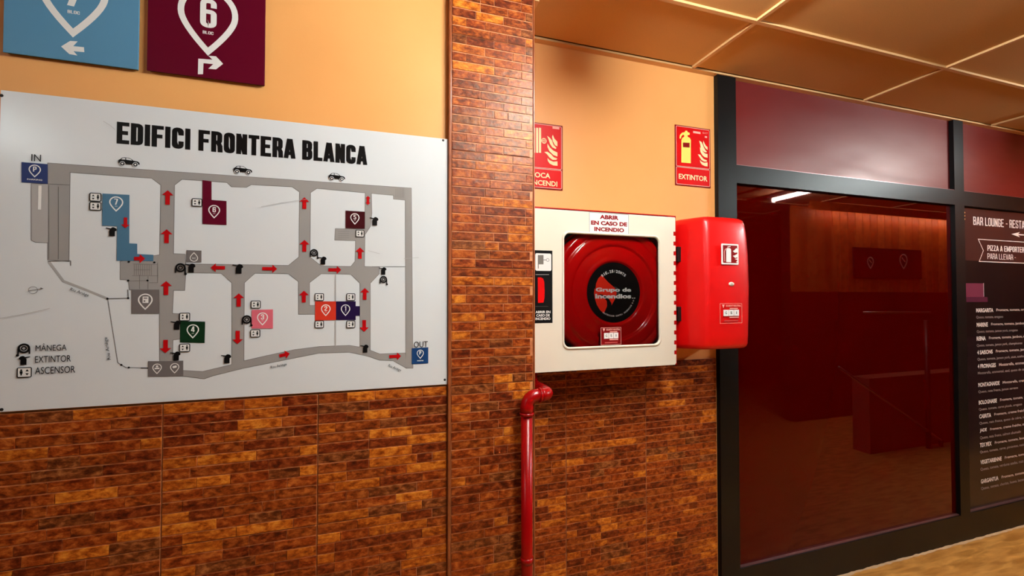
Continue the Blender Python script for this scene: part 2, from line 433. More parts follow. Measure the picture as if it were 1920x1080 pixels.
wl = struct(box('wall_left', XL, XP0-.011, YW+.006, YW+.2, 0, ZT, M_WALL))
tiled(wl, YW-.002, XL, XP0-.011, [0.2355-TS*(k+1) for k in range(9)], ZD, 3, seed=3)
wc = struct(box('wall_centre', XP0+.001, XP1-.001, YP+.008, YN+.05, 0, ZT, M_WALL))
ztop_p = ZD+TS*4
tiled(wc, YP, XP0, XP1, [XP0], ztop_p, 9, seed=11)
# right flank of the pillar, tiled too
box('tile', XP1-.001, XP1+.004, YP+.012, YN, 0, ZT, M_GROUT, wc)
# glazed corner trims
def trim(name, x0, x1, y0, y1):
    bm = bmesh.new(); add_box(bm, x0, x1, y0, y1, 0, ZT, .003); return struct(bm_obj(name, bm, M_TRIM))
trim('trim_1', XP0-.011, XP0-.0005, YP-.006, YW+.012)
trim('trim_2', XP1-.001, XP1+.0065, YP-.004, YP+.012)
wr = struct(box('wall_right', XP1, XJ, YN+.006, YN+.2, 0, ZT, M_WALL))
tiled(wr, YN-.002, XP1+.004, XJ-.002, [.807-TS, .807, .807+TS], ZD, 3, seed=23)

# --- ceiling: panels in a metal grid
ceil = struct(box('ceiling', XL, XR, YB, YN+.2, ZT+.03, ZT+.10, M_CEIL))
gx = [1.486+1.2*k for k in range(-5, 7)]; gy = [1.357-.6*k for k in range(-1, 7)]
bw = .0085
M_CEIL_OBJ = []
def ctile(xa, xb, ya, yb):
    bm = bmesh.new(); e = .002
    vs = [(xa+bw*.8, ya+bw*.8), (xb-bw*.8, ya+bw*.8), (xb-bw*.8, yb-bw*.8), (xa+bw*.8, yb-bw*.8)]
    vi = [(xa+bw*.8+e, ya+bw*.8+e), (xb-bw*.8-e, ya+bw*.8+e), (xb-bw*.8-e, yb-bw*.8-e), (xa+bw*.8+e, yb-bw*.8-e)]
    o1 = [bm.verts.new((x, y, ZT+.009)) for x, y in vs]; o2 = [bm.verts.new((x, y, ZT+.004)) for x, y in vi]; o3 = [bm.verts.new((x, y, ZT+.018)) for x, y in vs]
    bm.faces.new(o2)
    for k in range(4):
        j = (k+1) % 4; bm.faces.new((o1[k], o1[j], o2[j], o2[k])); bm.faces.new((o3[k], o3[j], o1[j], o1[k]))
    bm.faces.new(o3)
    o = bm_obj('ceiling_panel', bm, M_CEIL, ceil)
xs = [XL]+[g for g in gx if XL+.1 < g < XR-.1]+[XR]
ysl = sorted([g for g in gy if YB+.1 < g < YN-.1]+[YB, YN-.026])
for i in range(len(xs)-1):
    for j in range(len(ysl)-1):
        xa, xb, ya, yb = xs[i], xs[i+1], ysl[j], ysl[j+1]
        ctile(xa, xb, ya, yb)
for g in gy:
    if YB+.1 < g < YN-.1: 
        if g > 1.3: box('grid_bar', XP1+.03, XR, g-bw, g+bw, ZT-.006, ZT+.012, M_BAR, ceil)
        else: box('grid_bar', XL, XR, g-bw, g+bw, ZT-.006, ZT+.012, M_BAR, ceil)
for g in gx:
    if XL < g < XR:
        for j in range(len(ysl)-1):
            if g < XP1 and ysl[j+1] > 1.4: continue
            box('grid_bar', g-bw, g+bw, ysl[j]+(bw if j else 0), ysl[j+1]-bw, ZT-.0058, ZT+.0115, M_BAR, ceil)
box('wall_angle', XP1+.006, XR, YN-.026, YN+.006, ZT-.004, ZT+.006, M_BAR, ceil)
box('wall_angle', XP1+.006, XP1+.034, YP+.02, YN-.026, ZT-.004, ZT+.006, M_BAR, ceil)

# --- storefront
XA, XB_ = 1.7625, 3.515; XM1 = 3.61
sf = struct(box('window_1', XJ, XA, YN-.02, YN+.06, 0, ZT, M_BLACK))      # left jamb carries the rest
box('mullion', XB_, XM1, YN-.02, YN+.06, 0, ZT, M_BLACK, sf)
box('mullion', 6.1, 6.2, YN-.02, YN+.06, 0, ZT, M_BLACK, sf)
for a, b in ((XA, XB_), (XM1, 6.1), (6.2, XR)):
    box('transom_bar', a, b, YN-.02, YN+.06, .582+H, .676+H, M_BLACK, sf)
    box('bottom_rail', a, b, YN-.02, YN+.06, 0, H-1.385, M_BLACK, sf)
    box('upper_panel', a+.001, b-.001, YN+.004, YN+.03, .677+H, ZT, M_GRED2, sf)
    box('glass_bead', a, b, YN-.012, YN+.02, H-1.385, H-1.381, mat('dull_alloy', (150, 110, 110), .35, metal=.8), sf)
    box('glass_bead', a, b, YN-.018, YN-.006, .6762+H, .679+H, mat('dull_alloy', (150, 110, 110), .35, metal=.8), sf)
box('glass_pane', XA, XB_, YN+.002, YN+.03, H-1.385, H+.582, M_GRED, sf)
box('glass_pane', XM1, 6.1, YN+.006, YN+.03, H-1.385, H+.582, M_MENU, sf)
box('glass_pane', 6.2, XR, YN+.006, YN+.03, H-1.385, H+.582, M_GRED, sf)
struct(box('wall_backing', XP1, XR, YN+.2, YN+.26, 0, ZT, M_BLACK)).name = 'wall_behind'
# ragged mortar bead along the storefront foot
bm = bmesh.new(); rng = random.Random(5); x = XJ; prev = None
while x < XR-.1:
    y = YN-.024-rng.random()*.010; h = .002+rng.random()*.005
    cur = [bm.verts.new((x, YN-.018, h+.004)), bm.verts.new((x, y, .0006))]
    if prev: bm.faces.new((prev[0], cur[0], cur[1], prev[1]))
    prev = cur; x += .03
struct(bm_obj('trim_3', bm, mat('mortar', (196, 158, 120), .8)))

# --- far side of the passage, seen only as reflections
M_DARKRED = mat('dark_red_wall', (90, 22, 10), .6)
struct(box('wall_back', XL, XR, YB-.1, YB, 0, ZT, mat('far_wall', (44, 28, 20), .7)))
struct(box('wall_far_left', XL-.1, XL, YB, YN+.2, 0, ZT, mat('far_wall', (44, 28, 20), .7))); struct(box('wall_far_right', XR, XR+.1, YB, YN+.2, 0, ZT, mat('end_wall', (120, 60, 30), .7)))
wp = struct(box('wall_panelled', 4.9, XR, -.62, -.5, 0, ZT, mat('batten', (60, 26, 8), .6)))
M_PL = [mat('plank_%d' % i, c, .45, var=(14, .5, (150, 70, 20))) for i, c in enumerate([(226, 122, 44), (214, 108, 34), (234, 134, 54)])]
x = 4.9; k = 0
while x < XR-.15:
    w = .14; box('plank', x+.003, min(x+w, XR)-.003, -.50, -.478, H+.05, ZT, M_PL[k % 3], wp, .002); x += w; k += 1
box('lower_panel', 4.9, XR, -.5, -.47, 0, H+.05, M_DARKRED, wp)

box('fill_tube_screen', 4.9, XR, -.24, -.225, ZT-.10, ZT, M_PL[1], wp)  # added board, only keeps the extra tube out of the glass reflection
bm = bmesh.new(); tube(bm, [(5.3, -.33, ZT-.04), (8.3, -.33, ZT-.04)], .013, 12); bm_obj('fill_tube', bm, mat('added_fill_light', (255, 255, 255), .5, emit=(1.0, .85, .6, 25)), wp, True)  # extra lamp added to brighten the planks, not a known fitting
# lamps -------------------------------------------------------------
def batten(name, x, y0, y1, st, label):
    root = empty(name, (x, (y0+y1)/2, ZT))
    h = box('housing', x-.04, x+.04, y0-.03, y1+.03, ZT-.035, ZT-.002, mat('lamp_housing', (230, 225, 215), .4))
    bm = bmesh.new(); tube(bm, [(x, y0, ZT-.055), (x, y1, ZT-.055)], .013, 12)
    t = bm_obj('tube', bm, mat('tube_light_%d' % st, (255, 255, 255), .5, emit=(.88, 1.0, 1.02, st)), None, True)
    caps_ = []
    for yy in (y0, y1): caps_.append(box('end_cap', x-.024, x+.024, yy-.012, yy+.012, ZT-.080, ZT-.033, mat('lamp_housing', (230, 225, 215), .4)))
    under(root, h, t, *caps_); tag(root, label, 'lamp'); return root
batten('ceiling_lamp', 4.26, -.18, 1.02, TUBE_R, 'bare fluorescent tube on the ceiling in front of the dark red glass')
batten('ceiling_lamp', .86, -.16, 1.04, TUBE_C, 'bare fluorescent tube on the ceiling in front of the fire hose cabinet')
batten('ceiling_lamp', -2.35, -1.1, .1, TUBE_L, 'bare fluorescent tube on the ceiling by the far left end wall')

lw = box('trim_4', 4.62, 6.6, .40, .56, 0, .74, mat('low_wall', (136, 74, 56), .5)); struct(lw)
# reflected things: handrail and small pictogram sign
hr = empty('handrail', (5.3, .62, 0)); tag(hr, 'thin metal handrail with sloping top rail opposite the dark red glass', 'handrail')
def RF(u, v, Yb):
    x, z = W(u, v, YN); k = (2*YN-Yb)/YN; return (x*k, Yb, (z-H)*k+H)
for nm, a, b, r in (('post', RF(1738, 600, .62), (RF(1738, 600, .62)[0], .62, 0), .022), ('post', RF(1765, 826, .62), (RF(1765, 826, .62)[0], .62, 0), .018),
                 ('rail', RF(1573, 688, .62), RF(1765, 826, .62), .012), ('top_rail', RF(1620, 586, .62), RF(1745, 586, .62), .010)):
    bm = bmesh.new(); tube(bm, [a, b], r, 10); under(hr, bm_obj(nm, bm, M_SILVER if 'rail' in nm else mat('dark_post', (60, 20, 14), .4), None, True))
ps = box('pictogram_sign', RF(1605, 500, -.44)[0], RF(1732, 500, -.44)[0], -.478, -.46, RF(1665, 522, -.45)[2], RF(1665, 466, -.45)[2], mat('sign_plum', (52, 22, 26), .4))
tag(ps, 'small dark sign with two white map pins on the wooden planks', 'sign')
for (u, v, R) in ((1634, 490, .055), (1696, 487, .073)):
    X0 = RF(u, v, -.45); pm = Print(.458); pm.stroke(pin_path(-X0[0], X0[2], R), .014, I_WHITE, 1, True)
    pm.stroke([(-X0[0]-R*.45, X0[2]-R*.4), (-X0[0]+R*.45, X0[2]+R*.4)], .012, I_WHITE, 1)
    o = pm.out('map_pin', None); o.rotation_euler = (0, 0, math.pi); o.parent = ps

# ================================================================== OBJECTS
def mapsign(name, u0, v0, u1, v1, m, label, zt):
    x0, _ = W(u0, v0, YW-.007); x1, z1 = W(u1, v1, YW-.007); z0 = (W(u0, v0, YW-.007)[1]+z1)/2
    root = empty(name, ((x0+x1)/2, YW, z0)); tag(root, label, 'sign', 'square wayfinding signs above the plan board')
    bm = bmesh.new(); add_box(bm, x0, x1, YW-.007, YW-.003, z0, zt, .0008)
    under(root, bm_obj('panel', bm, [m], None))
    under(root, box('standoff', x0+.004, x1-.004, YW-.003, YW+.006, z0+.003, zt-.003, mat('black_edge', (20, 16, 16), .6)))
    return root, YW-.007
Z_TOP = 2.62
sb, yb = mapsign('wayfinding_sign', 5, 98, 259, 130, I_BLUE, 'blue sign with white pin numbered 7 and left arrow, above the white plan board', Z_TOP)
pr = Print(yb)
cx, ct = W(137, 62, yb); px_m = 62 and (W(137, 0, yb)[1]-W(137, 62, yb)[1])/62
R = .0705; cz = ct+1.68*R*1.0
pr.stroke(pin_path(cx, cz, R), .0165, I_WHITE, 1, True); under(sb, pr.out('map_pin'))
pr = Print(yb); z0 = W(137, 12, yb)[1]; caps(pr, '7', cx-.022, cx+.022, z0, z0+.075, I_WHITE); under(sb, pr.out('number'))
pr = Print(yb); c = crop(0, 0, 3.84, yb); a = c(487, 65); b = c(575, 112); caps(pr, 'BLOC', a[0], b[0], b[1]+.002, a[1]-.002, I_WHITE, t=.13); under(sb, pr.out('lettering'))
pr = Print(yb); pr.poly([c(*p) for p in ((440,335),(505,295),(560,298),(527,333),(605,340),(608,376),(530,369),(558,400),(500,390))], I_WHITE); under(sb, pr.out('arrow'))
sm, yb = mapsign('wayfinding_sign', 275, 132, 496, 160, I_MAR, 'maroon sign with white pin numbered 6 and turning arrow, above the white plan board', Z_TOP)
pr = Print(yb); cx, ct = W(390, 97, yb); R = .0705; cz = ct+1.68*R
pr.stroke(pin_path(cx, cz, R), .0165, I_WHITE, 1, True); under(sm, pr.out('map_pin'))
pr = Print(yb); z0 = W(390, 52, yb)[1]; caps(pr, '6', cx-.0215, cx+.0215, z0, z0+.088, I_WHITE); under(sm, pr.out('number'))
pr = Print(yb); c = crop(0, 0, 3.84, yb); a = c(1460, 214); b = c(1537, 258); caps(pr, 'BLOC', a[0], b[0], b[1]+.002, a[1]-.002, I_WHITE, t=.13); under(sm, pr.out('lettering'))
pr = Print(yb); pr.poly([c(*p) for p in ((1425,535),(1428,422),(1530,430),(1500,402),(1555,405),(1607,460),(1555,500),(1500,495),(1535,462),(1465,455),(1462,535))], I_WHITE); under(sm, pr.out('arrow'))

# ------------------------------------------------------------------ the plan board
YBd = YW-.007
bd = empty('plan_board', (-.37, YW, H-.31)); tag(bd, 'large white building plan board titled EDIFICI FRONTERA BLANCA on the orange wall', 'plan board')
M_BOARD = mat('board_white', (228, 226, 226), .22, bump=(25, .03, .001), var=(3, .25, (216, 212, 214)))
bx0, bx1 = W(-4, 400, YBd)[0], W(839, 500, YBd)[0]; bz0, bz1 = (W(838, 719, YBd)[1]+W(2, 775, YBd)[1])/2, (W(2, 172, YBd)[1]+W(838, 258, YBd)[1])/2
bm = bmesh.new(); add_box(bm, bx0, bx1, YBd, YW-.0035, bz0, bz1, .001); under(bd, bm_obj('panel', bm, M_BOARD))
for u, v in ((831, 263), (834, 712), (3, 179), (3, 768)):
    x, z = W(u, v, YBd); bm = bmesh.new(); bmesh.ops.create_uvsphere(bm, u_segments=12, v_segments=6, radius=.0042, matrix=Matrix.Translation((x, YBd, z)) @ Matrix.Scale(.35, 4, (0, 1, 0)))
    under(bd, bm_obj('screw', bm, mat('screw_dark', (50, 48, 46), .4, metal=.6), None, True))
P = lambda u, v: W(u, v, YBd)
def pl(pts): return [P(*p) for p in pts]
def prect(pr, u0, v0, u1, v1, m, layer):
    um, vm = (u0+u1)/2, (v0+v1)/2; pr.rect(P(u0, vm)[0], P(u1, vm)[0], P(um, v1)[1], P(um, v0)[1], m, layer)
pr = Print(YBd); a = P(219, 251); b = P(688, 290)
caps(pr, 'EDIFICI FRONTERA BLANCA', a[0], b[0], (P(221, 271)[1]+P(686, 308)[1])/2, (P(221, 231)[1]+P(686, 272)[1])/2, I_BLACK, t=.178, gap=.05); under(bd, pr.out('title_lettering'))
# road plan
roads = [[(90,306),(131,309),(131,323),(129,490),(90,487)], [(59,345),(90,345),(90,455),(67,454),(59,450)],
 [(90,306),(771,353),(771,376),(738,373),(738,366),(594,353),(582,361),(562,360),(548,350),(471,346),(462,351),(434,350),(426,342),(341,336),(327,347),(302,347),(285,334),(90,320)],
 [(760,353),(771,354),(774,690),(761,690)],
 [(302,347),(327,347),(325,476),(347,477),(348,495),(415,496),(541,498),(561,482),(562,360),(582,360),(581,482),(602,499),(658,500),(666,490),(667,451),(628,450),(629,429),(684,430),(685,361),(696,362),(697,400),(694,425),(684,440),(683,500),(711,501),(711,513),(694,531),(694,656),(675,656),(675,531),(658,514),(602,513),(580,530),(580,573),(592,573),(592,589),(560,589),(560,528),(541,513),(478,512),(458,530),(457,680),(435,684),(435,530),(415,512),(348,511),(346,544),(325,544),(323,588),(339,589),(339,635),(324,637),(323,680),(300,680),(299,545),(243,543),(241,525),(226,524),(226,490),(300,478)],
 [(344,695),(380,697),(434,684),(457,677),(501,667),(552,656),(599,650),(655,648),(675,651),(694,657),(712,664),(760,662),(762,690),(737,676),(712,675),(691,668),(655,660),(597,662),(457,690),(400,704),(383,710),(344,705),(300,704),(300,695)]]
pr = Print(YBd)
for i, r in enumerate(roads):
    m = I_LGREY if i == 1 else I_GREY
    q = pl(r)
    pr.stroke(q, .0026, I_DGREY, 1, True); pr.poly(q, m, 2)
for a, b, t in (((629,515),(629,649),.0035),((697,500),(760,500),.0014),((133,489),(90,490),.002),((133,489),(133,498),.002),((202,560),(241,559),.0022),((241,559),(240,543),.0022),((90,345),(131,347),.0014),((110,350),(110,486),.0012),((92,347),(92,486),.0012)):
    pr.stroke(pl([a, b]), t, I_DGREY if t < .003 else I_LGREY, 3)
pr.stroke(pl([(92,491),(119,527),(160,543),(202,560)]), .0062, I_LGREY, 1)
pr.stroke(pl([(202,560),(221,680),(236,689),(278,690)]), .0016, I_DGREY, 1); pr.stroke(pl([(264,690),(278,690)]), .003, I_BLACK, 2)
prect(pr, 72, 348, 78, 393, I_WHITE, 3)
for u in range(252, 288, 4): pr.stroke(pl([(u, 496), (u, 516)]), .0008, I_DGREY, 3)
for q in ([(250,495),(296,496)], [(248,517),(297,517)], [(252,506),(282,506)], [(262,515),(262,542)], [(278,518),(278,542)], [(296,492),(296,530),(280,530)], [(241,527),(278,526)]): pr.stroke(pl(q), .001, I_DGREY, 3)
for u, v in ((242,491),(290,492),(241,526),(277,526),(202,560),(241,559),(228,684),(242,689)): x, z = P(u, v); pr.disc(x, z, .0028, I_BLACK, 4, 10)
for v in (434, 438, 442, 446): pr.stroke(pl([(634, v), (655, v)]), .0006, I_DGREY, 3)
for u in range(742, 758, 3): pr.stroke(pl([(u, 353), (u, 371)]), .0006, I_DGREY, 3)
under(bd, pr.out('road_plan'))
def part(name, fn):
    pr = Print(YBd); fn(pr); return under(bd, pr.out(name))
# building blocks with pins
def block(shape, m, pin=None, R=.0, txt=None, sub=None):
    def fn(pr):
        pr.poly(pl(shape), m, 5)
        if pin:
            x, z = P(*pin); pr.stroke(pin_path(x, z, R), R*.21, I_WHITE, 6, True)
            if txt: caps(pr, txt, x-R*(.20 if txt == '1' else .32), x+R*(.16 if txt == '1' else .32), z-R*.5, z+R*.68, I_WHITE, 6, t=.14); 
            if txt and txt != 'P': pr.rect(x-R*.2, x+R*.2, z-R*.82, z-R*.74, I_WHITE, 6)
    return part('block_marker', fn)
block([(41,304),(90,308),(90,345),(41,342)], I_PBLUE, (66,318), .0118, 'P')
block([(772,653),(803,651),(803,681),(772,683)], I_PBLUE2, (788,662), .0105, 'P')
c = crop(140, 340, 6.75, YBd)
inv = lambda x, y: (140+x/6.75, 340+y/6.75)
block([inv(*p) for p in ((355,155),(697,172),(695,785),(795,790),(795,920),(1000,930),(998,1010),(535,1005),(540,570),(350,562))], I_BLUE7, inv(530,265), .0148, '7')
block([(380,338),(397,340),(397,375),(425,377),(425,422),(380,420)], I_MAR, (402,394), .0138, '6')
block([(648,395),(684,397),(684,429),(648,428)], I_BRN, (665.5,408), .0128, '5')
block([(338,602),(385,603),(384,643),(338,642)], I_GREEN, (362,618), .0142, '4')
block([(472,581),(512,580),(512,616),(472,616)], I_PINK, (492.5,595), .0136, '3')
block([(591,565),(630,565),(630,600),(591,601)], I_ORG, (611,579), .0128, '2')
block([(630,565),(667,565),(667,574),(675,574),(675,592),(667,592),(667,600),(630,600)], I_NAVY, (648,579), .0128, '1')
block([(247,543),(299,543),(299,588),(247,588)], I_BGREY, (273,562), .0160)
block([(350,469),(378,470),(378,492),(350,492)], I_BGREY)
block([(278,677),(311,677),(311,706),(278,706)], I_BGREY, (295,689), .0102)
block([(311,677),(344,676),(344,705),(311,706)], I_BGREY, (328,688), .0102)
def misc(pr):
    prect(pr, 268, 556, 279, 568, I_WHITE, 7); prect(pr, 270, 558, 277, 560, I_BGREY, 8); prect(pr, 270, 563, 273, 566, I_BGREY, 8)
part('facility_symbol', misc)
def misc(pr):
    x, z = P(364, 484); dp = [(2*x-a, 2*z-b) for a, b in pin_path(x, z, .0095)]; pr.stroke(dp, .002, I_WHITE, 7, True); pr.text('WC', x-.005, x+.005, z-.003, z+.002, I_WHITE, 7)
part('facility_symbol', misc)
def misc(pr):
    x, z = P(295, 688); pr.disc(x, z+.002, .003, I_WHITE, 7, 12); pr.rect(x-.006, x+.006, z-.006, z-.002, I_WHITE, 7)
part('facility_symbol', misc)
def misc(pr):
    x, z = P(328, 688); pr.disc(x-.002, z, .0035, I_WHITE, 7, 12); pr.disc(x+.002, z+.001, .0035, I_WHITE, 7, 12)
part('facility_symbol', misc)
for u, v, w in ((66,337,20), (788,676,13)):
    def misc(pr):
        x, z = P(u, v); pr.text('PARKING', x-w*.0008, x+w*.0008, z-.0022, z+.0018, I_WHITE, 7, .02)
    part('caption', misc)
# red arrows
def arrow(u, v, L, ang, w=None, double=False):
    def fn(pr):
        x, z = P(u, v); w_ = w or L*.27; c_, s_ = math.cos(ang), math.sin(ang)
        if double: pts = [(-L/2,0),(-L/2+w_*1.0,w_),(-L/2+w_*1.0,w_*.5),(L/2-w_,w_*.5),(L/2-w_,w_),(L/2,0),(L/2-w_,-w_),(L/2-w_,-w_*.5),(-L/2+w_,-w_*.5),(-L/2+w_,-w_)]
        else: pts = [(-L/2,-w_*.45),(L/2-w_*1.15,-w_*.45),(L/2-w_*1.15,-w_*1.15),(L/2,0),(L/2-w_*1.15,w_*1.15),(L/2-w_*1.15,w_*.45),(-L/2,w_*.45)]
        pr.poly([(x+a*c_-b*s_, z+a*s_+b*c_) for a, b in pts], I_RED, 4+4)
    part('direction_arrow', fn)
UP = math.pi/2
for u, v0, v1 in ((315,357,384),(313,430,456),(312,527,553),(571,370,392),(571,450,472),(570,545,567),(675,464,485),(684,540,562),(448,550,575)):
    L = P(u, v0)[1]-P(u, v1)[1]; arrow(u, (v0+v1)/2, L, UP, .0125)
for u, v0, v1 in ((311,637,662),(446,620,645),(683,600,622)): arrow(u, (v0+v1)/2, P(u, v0)[1]-P(u, v1)[1], -UP, .0125)
arrow(236, 418, P(236,408)[1]-P(236,428)[1], -UP, .009); arrow(690, 376, .030, UP, .008, True)
for u0, u1, v, an in ((252,273,485,0),(492,520,504,0),(616,640,506,0),(524,544,665,.22),(730,752,668,0)): arrow((u0+u1)/2, v, P(u1, v)[0]-P(u0, v)[0], an, .0115)
arrow(409, 502, P(422,502)[0]-P(395,502)[0], math.pi, .0115)
# extinguisher symbols
for u, v0, v1, mir in ((210,426,443,1),(358,494,511,1),(447,495,513,1),(605,481,496,1),(718,501,515,1),(702,407,423,1),(331,601,618,1),(330,659,676,1),(425,664,681,1),(684,646,661,1),(46,667,684,-1)):
    def fn(pr):
        h = P(u, v0)[1]-P(u, v1)[1]; x, z = P(u, v1); mmm = mir
        pts = [(-.22,0),(.30,0),(.30,.55),(.42,.62),(.45,.75),(.34,.92),(.14,1.0),(.0,.96),(-.08,.86),(-.52,.93),(-.52,.84),(-.12,.74),(-.22,.62)]
        q = [(x+a*h*mmm, z+b*h) for a, b in pts]
        pr.poly(q, I_BLACK, 9)
    part('extinguisher_symbol', fn)
for u, v in ((339,502),(589,474),(719,524),(463,599),(46,653)):
    def fn(pr):
        x, z = P(u, v); r = .0135 if u < 500 else .0120
        pr.ring(x, z, r*.8, r*.36, I_BLACK, 9, 20); pr.ring(x, z, r*.36, r*.22, I_BLACK, 9, 16)
        s = -1 if u < 60 else 1
        pr.rect(x-r*1.0, x-r*.75, z-r*1.15, z, I_BLACK, 9); pr.rect(x+r*.75, x+r*1.0, z-r*1.15, z, I_BLACK, 9); pr.disc(x+s*r*.95, z-r*1.35, r*.26, I_BLACK, 9, 10)
    part('hose_symbol', fn)
for u, v in ((180,370),(180,387),(370,380),(675,438),(480,571),(479,625),(599,557),(658,557),(599,608),(658,608),(347,594),(347,652),(47,698)):
    def fn(pr):
        x, z = P(u, v); k = .0125 if u > 60 else .0145; h = k*.88
        pr.poly(rpath([(x-k,z-h),(x+k,z-h),(x+k,z+h),(x-k,z+h)], .003, 3, True), I_WHITE, 9)
        pr.stroke(rpath([(x-k,z-h),(x+k,z-h),(x+k,z+h),(x-k,z+h)], .003, 3, True), .0022, I_BLACK, 10, True)
        s = 1 if u > 60 else -1
        pr.disc(x+s*k*.45, z+h*.5, k*.16, I_BLACK, 10, 8); pr.rect(x+s*k*.45-k*.2, x+s*k*.45+k*.2, z-h*.25, z+h*.3, I_BLACK, 10); pr.rect(x+s*k*.45-k*.1, x+s*k*.45+k*.1, z-h*.6, z, I_BLACK, 10)
        q = x-s*k*.4
        pr.poly([(q-k*.25,z+h*.2),(q+k*.25,z+h*.2),(q,z+h*.65)], I_BLACK, 10); pr.poly([(q-k*.25,z-h*.2),(q,z-h*.65),(q+k*.25,z-h*.2)], I_BLACK, 10)
    part('lift_symbol', fn)
for u, v, wpx in ((243,304,40),(456,319,35),(632,332,31)):
    def fn(pr):
        x, z = P(u, v); k = (P(u+wpx/2, v)[0]-P(u-wpx/2, v)[0])
        def T(a, b): return (x+(a-.5)*k, z+(b-.2)*k)
        body = [(.0,.12),(.0,.26),(.08,.32),(.16,.41),(.28,.44),(.50,.43),(.60,.38),(.70,.29),(.90,.26),(.98,.20),(1.0,.10),(.95,.07),(.05,.07)]
        pr.poly([T(*p) for p in body], I_BLACK, 9)
        for w in ([(.13,.31),(.20,.39),(.32,.41),(.32,.31)], [(.36,.31),(.36,.41),(.48,.40),(.58,.36),(.65,.29)]): pr.poly([T(*p) for p in w], M_BOARD, 10)
        for a in (.19, .80):
            X, Z = T(a, .07); pr.disc(X, Z, k*.135, M_BOARD, 10, 18); pr.disc(X, Z, k*.105, I_BLACK, 11, 18); pr.disc(X, Z, k*.05, I_WHITE, 12, 14)
    part('car_symbol', fn)
def tx(txt, u0, v0, u1, v1, rot=0, bold=0, c=I_BLACK, nm='lettering'):
    def fn(pr):
        um, vm = (u0+u1)/2, (v0+v1)/2
        pr.text(txt, P(u0, vm)[0], P(u1, vm)[0], P(um, v1)[1], P(um, v0)[1], c, 9, bold, rot)
    part(nm, fn)
tx('IN', 60, 290, 78, 303); tx('OUT', 776, 640, 802, 651)
tx('MÂNEGA', 68, 643.5, 126, 657.5); tx('EXTINTOR', 67, 666.5, 134, 679); tx('ASCENSOR', 67, 687, 142, 700)
tx('Riu Ariège', 131, 545, 169, 552, -.42); tx('Riu Ariège', 508, 683, 538, 689, .18); tx('Riu Ariège', 727, 687, 753, 693, -.45)
def fn(pr):
    x, z = P(203, 653); pr.text('Riu Ariège', x-.032, x+.032, z-.005, z+.005, I_BLACK, 9, 0, 1.72)
part('lettering', fn)
def fn(pr):
    x, z = P(63, 544); pr.ring(x, z, .0095, .001, I_DGREY, 9); pr.stroke(pl([(55,545),(80,541)]), .0012, I_DGREY, 9); pr.poly(pl([(83,541),(77,539),(77,543)]), I_DGREY, 9)
part('north_arrow', fn)
for q in ([(0,597),(45,589),(95,578)], [(195,228),(208,236),(217,244)], [(690,470),(712,476)], [(757,485),(785,483)], [(490,388),(530,380),(575,374)]): part('scratch', lambda pr: pr.stroke(pl(q), .0010, mat('scratch', (176, 168, 166), .5), 13))

# ------------------------------------------------------------------ fire signs on the recess wall
YS = YN+.002
def firesign(name, x0, x1, z0, z1, label, draw, lines):
    root = empty(name, ((x0+x1)/2, YN, z0)); tag(root, label, 'sign')
    bm = bmesh.new(); add_box(bm, x0, x1, YS, YS+.0035, z0, z1, .0003); under(root, bm_obj('plate', bm, I_SDARK))
    pr = Print(YS); g = .006; zm = z0+(z1-z0)*.31
    for a, b in ((z0+g, zm-g*.4), (zm+g*.4, z1-g)):
        r_ = rpath([(x0+g, a), (x1-g, a), (x1-g, b), (x0+g, b)], .006, 4, True); pr.poly(r_, I_SRED, 1); pr.stroke(r_, .0026, I_SLINE, 2, True)
    under(root, pr.out('border'))
    pr = Print(YS); draw(pr); under(root, pr.out('pictogram'))
    pr = Print(YS)
    for t, a, b, c_, d in lines: pr.text(t, a, b, c_, d, I_CREAM, 3, .022)
    under(root, pr.out('lettering')); return root
c8 = crop(1255, 225, 8, YS); c7 = crop(1000, 220, 7.2, YS)
def d_ext(pr):
    for t in ([(510,310),(525,350),(550,390),(572,405),(572,450),(545,430),(520,395),(505,350)], [(445,310),(480,330),(500,370),(520,420),(545,460),(568,480),(540,487),(505,468),(470,425),(462,370)],
              [(455,405),(475,430),(500,470),(530,500),(572,512),(572,567),(530,560),(495,530),(465,480)], [(425,515),(460,520),(490,560),(520,590),(560,605),(560,624),(520,624),(480,600),(455,560)],
              [(457,600),(480,625),(520,642),(572,637),(572,697),(530,692),(490,672),(465,640)]): pr.poly([c8(*p) for p in t], I_CREAM, 3)
    pr.poly([c8(*p) for p in ((180,300),(195,268),(222,250),(222,232),(205,218),(180,245),(170,282),(150,277),(158,225),(190,190),(232,182),(238,160),(264,160),(272,180),(305,195),(302,225),(272,228),(272,250),(305,268),(322,300),(320,650),(178,637))], I_YEL, 3)
    pr.poly([c8(*p) for p in ((202,340),(302,343),(302,415),(202,408))], I_SDARK, 4)
    a, b = c8(355, 165), c8(465, 212); pr.rect(a[0], b[0], b[1], a[1], I_SLINE, 3)
    a, b = c8(500, 180), c8(575, 215); pr.text('EXT', a[0], b[0], b[1], a[1], I_SLINE, 3); a, b = c8(530, 240), c8(565, 272); pr.rect(a[0], b[0], b[1], a[1], I_SLINE, 3)
sx0, sx1 = .7963*YS, .918*YS; sz1, sz0 = .4827*YS+H, .3118*YS+H
l1 = c8(140, 838); l2 = c8(568, 888)
firesign('extinguisher_sign', sx0, sx1, sz0, sz1, 'red EXTINTOR fire sign with yellow extinguisher and flames, near the black jamb', d_ext, [('EXTINTOR', l1[0], l2[0], c8(350, 903)[1], c8(350, 825)[1])])
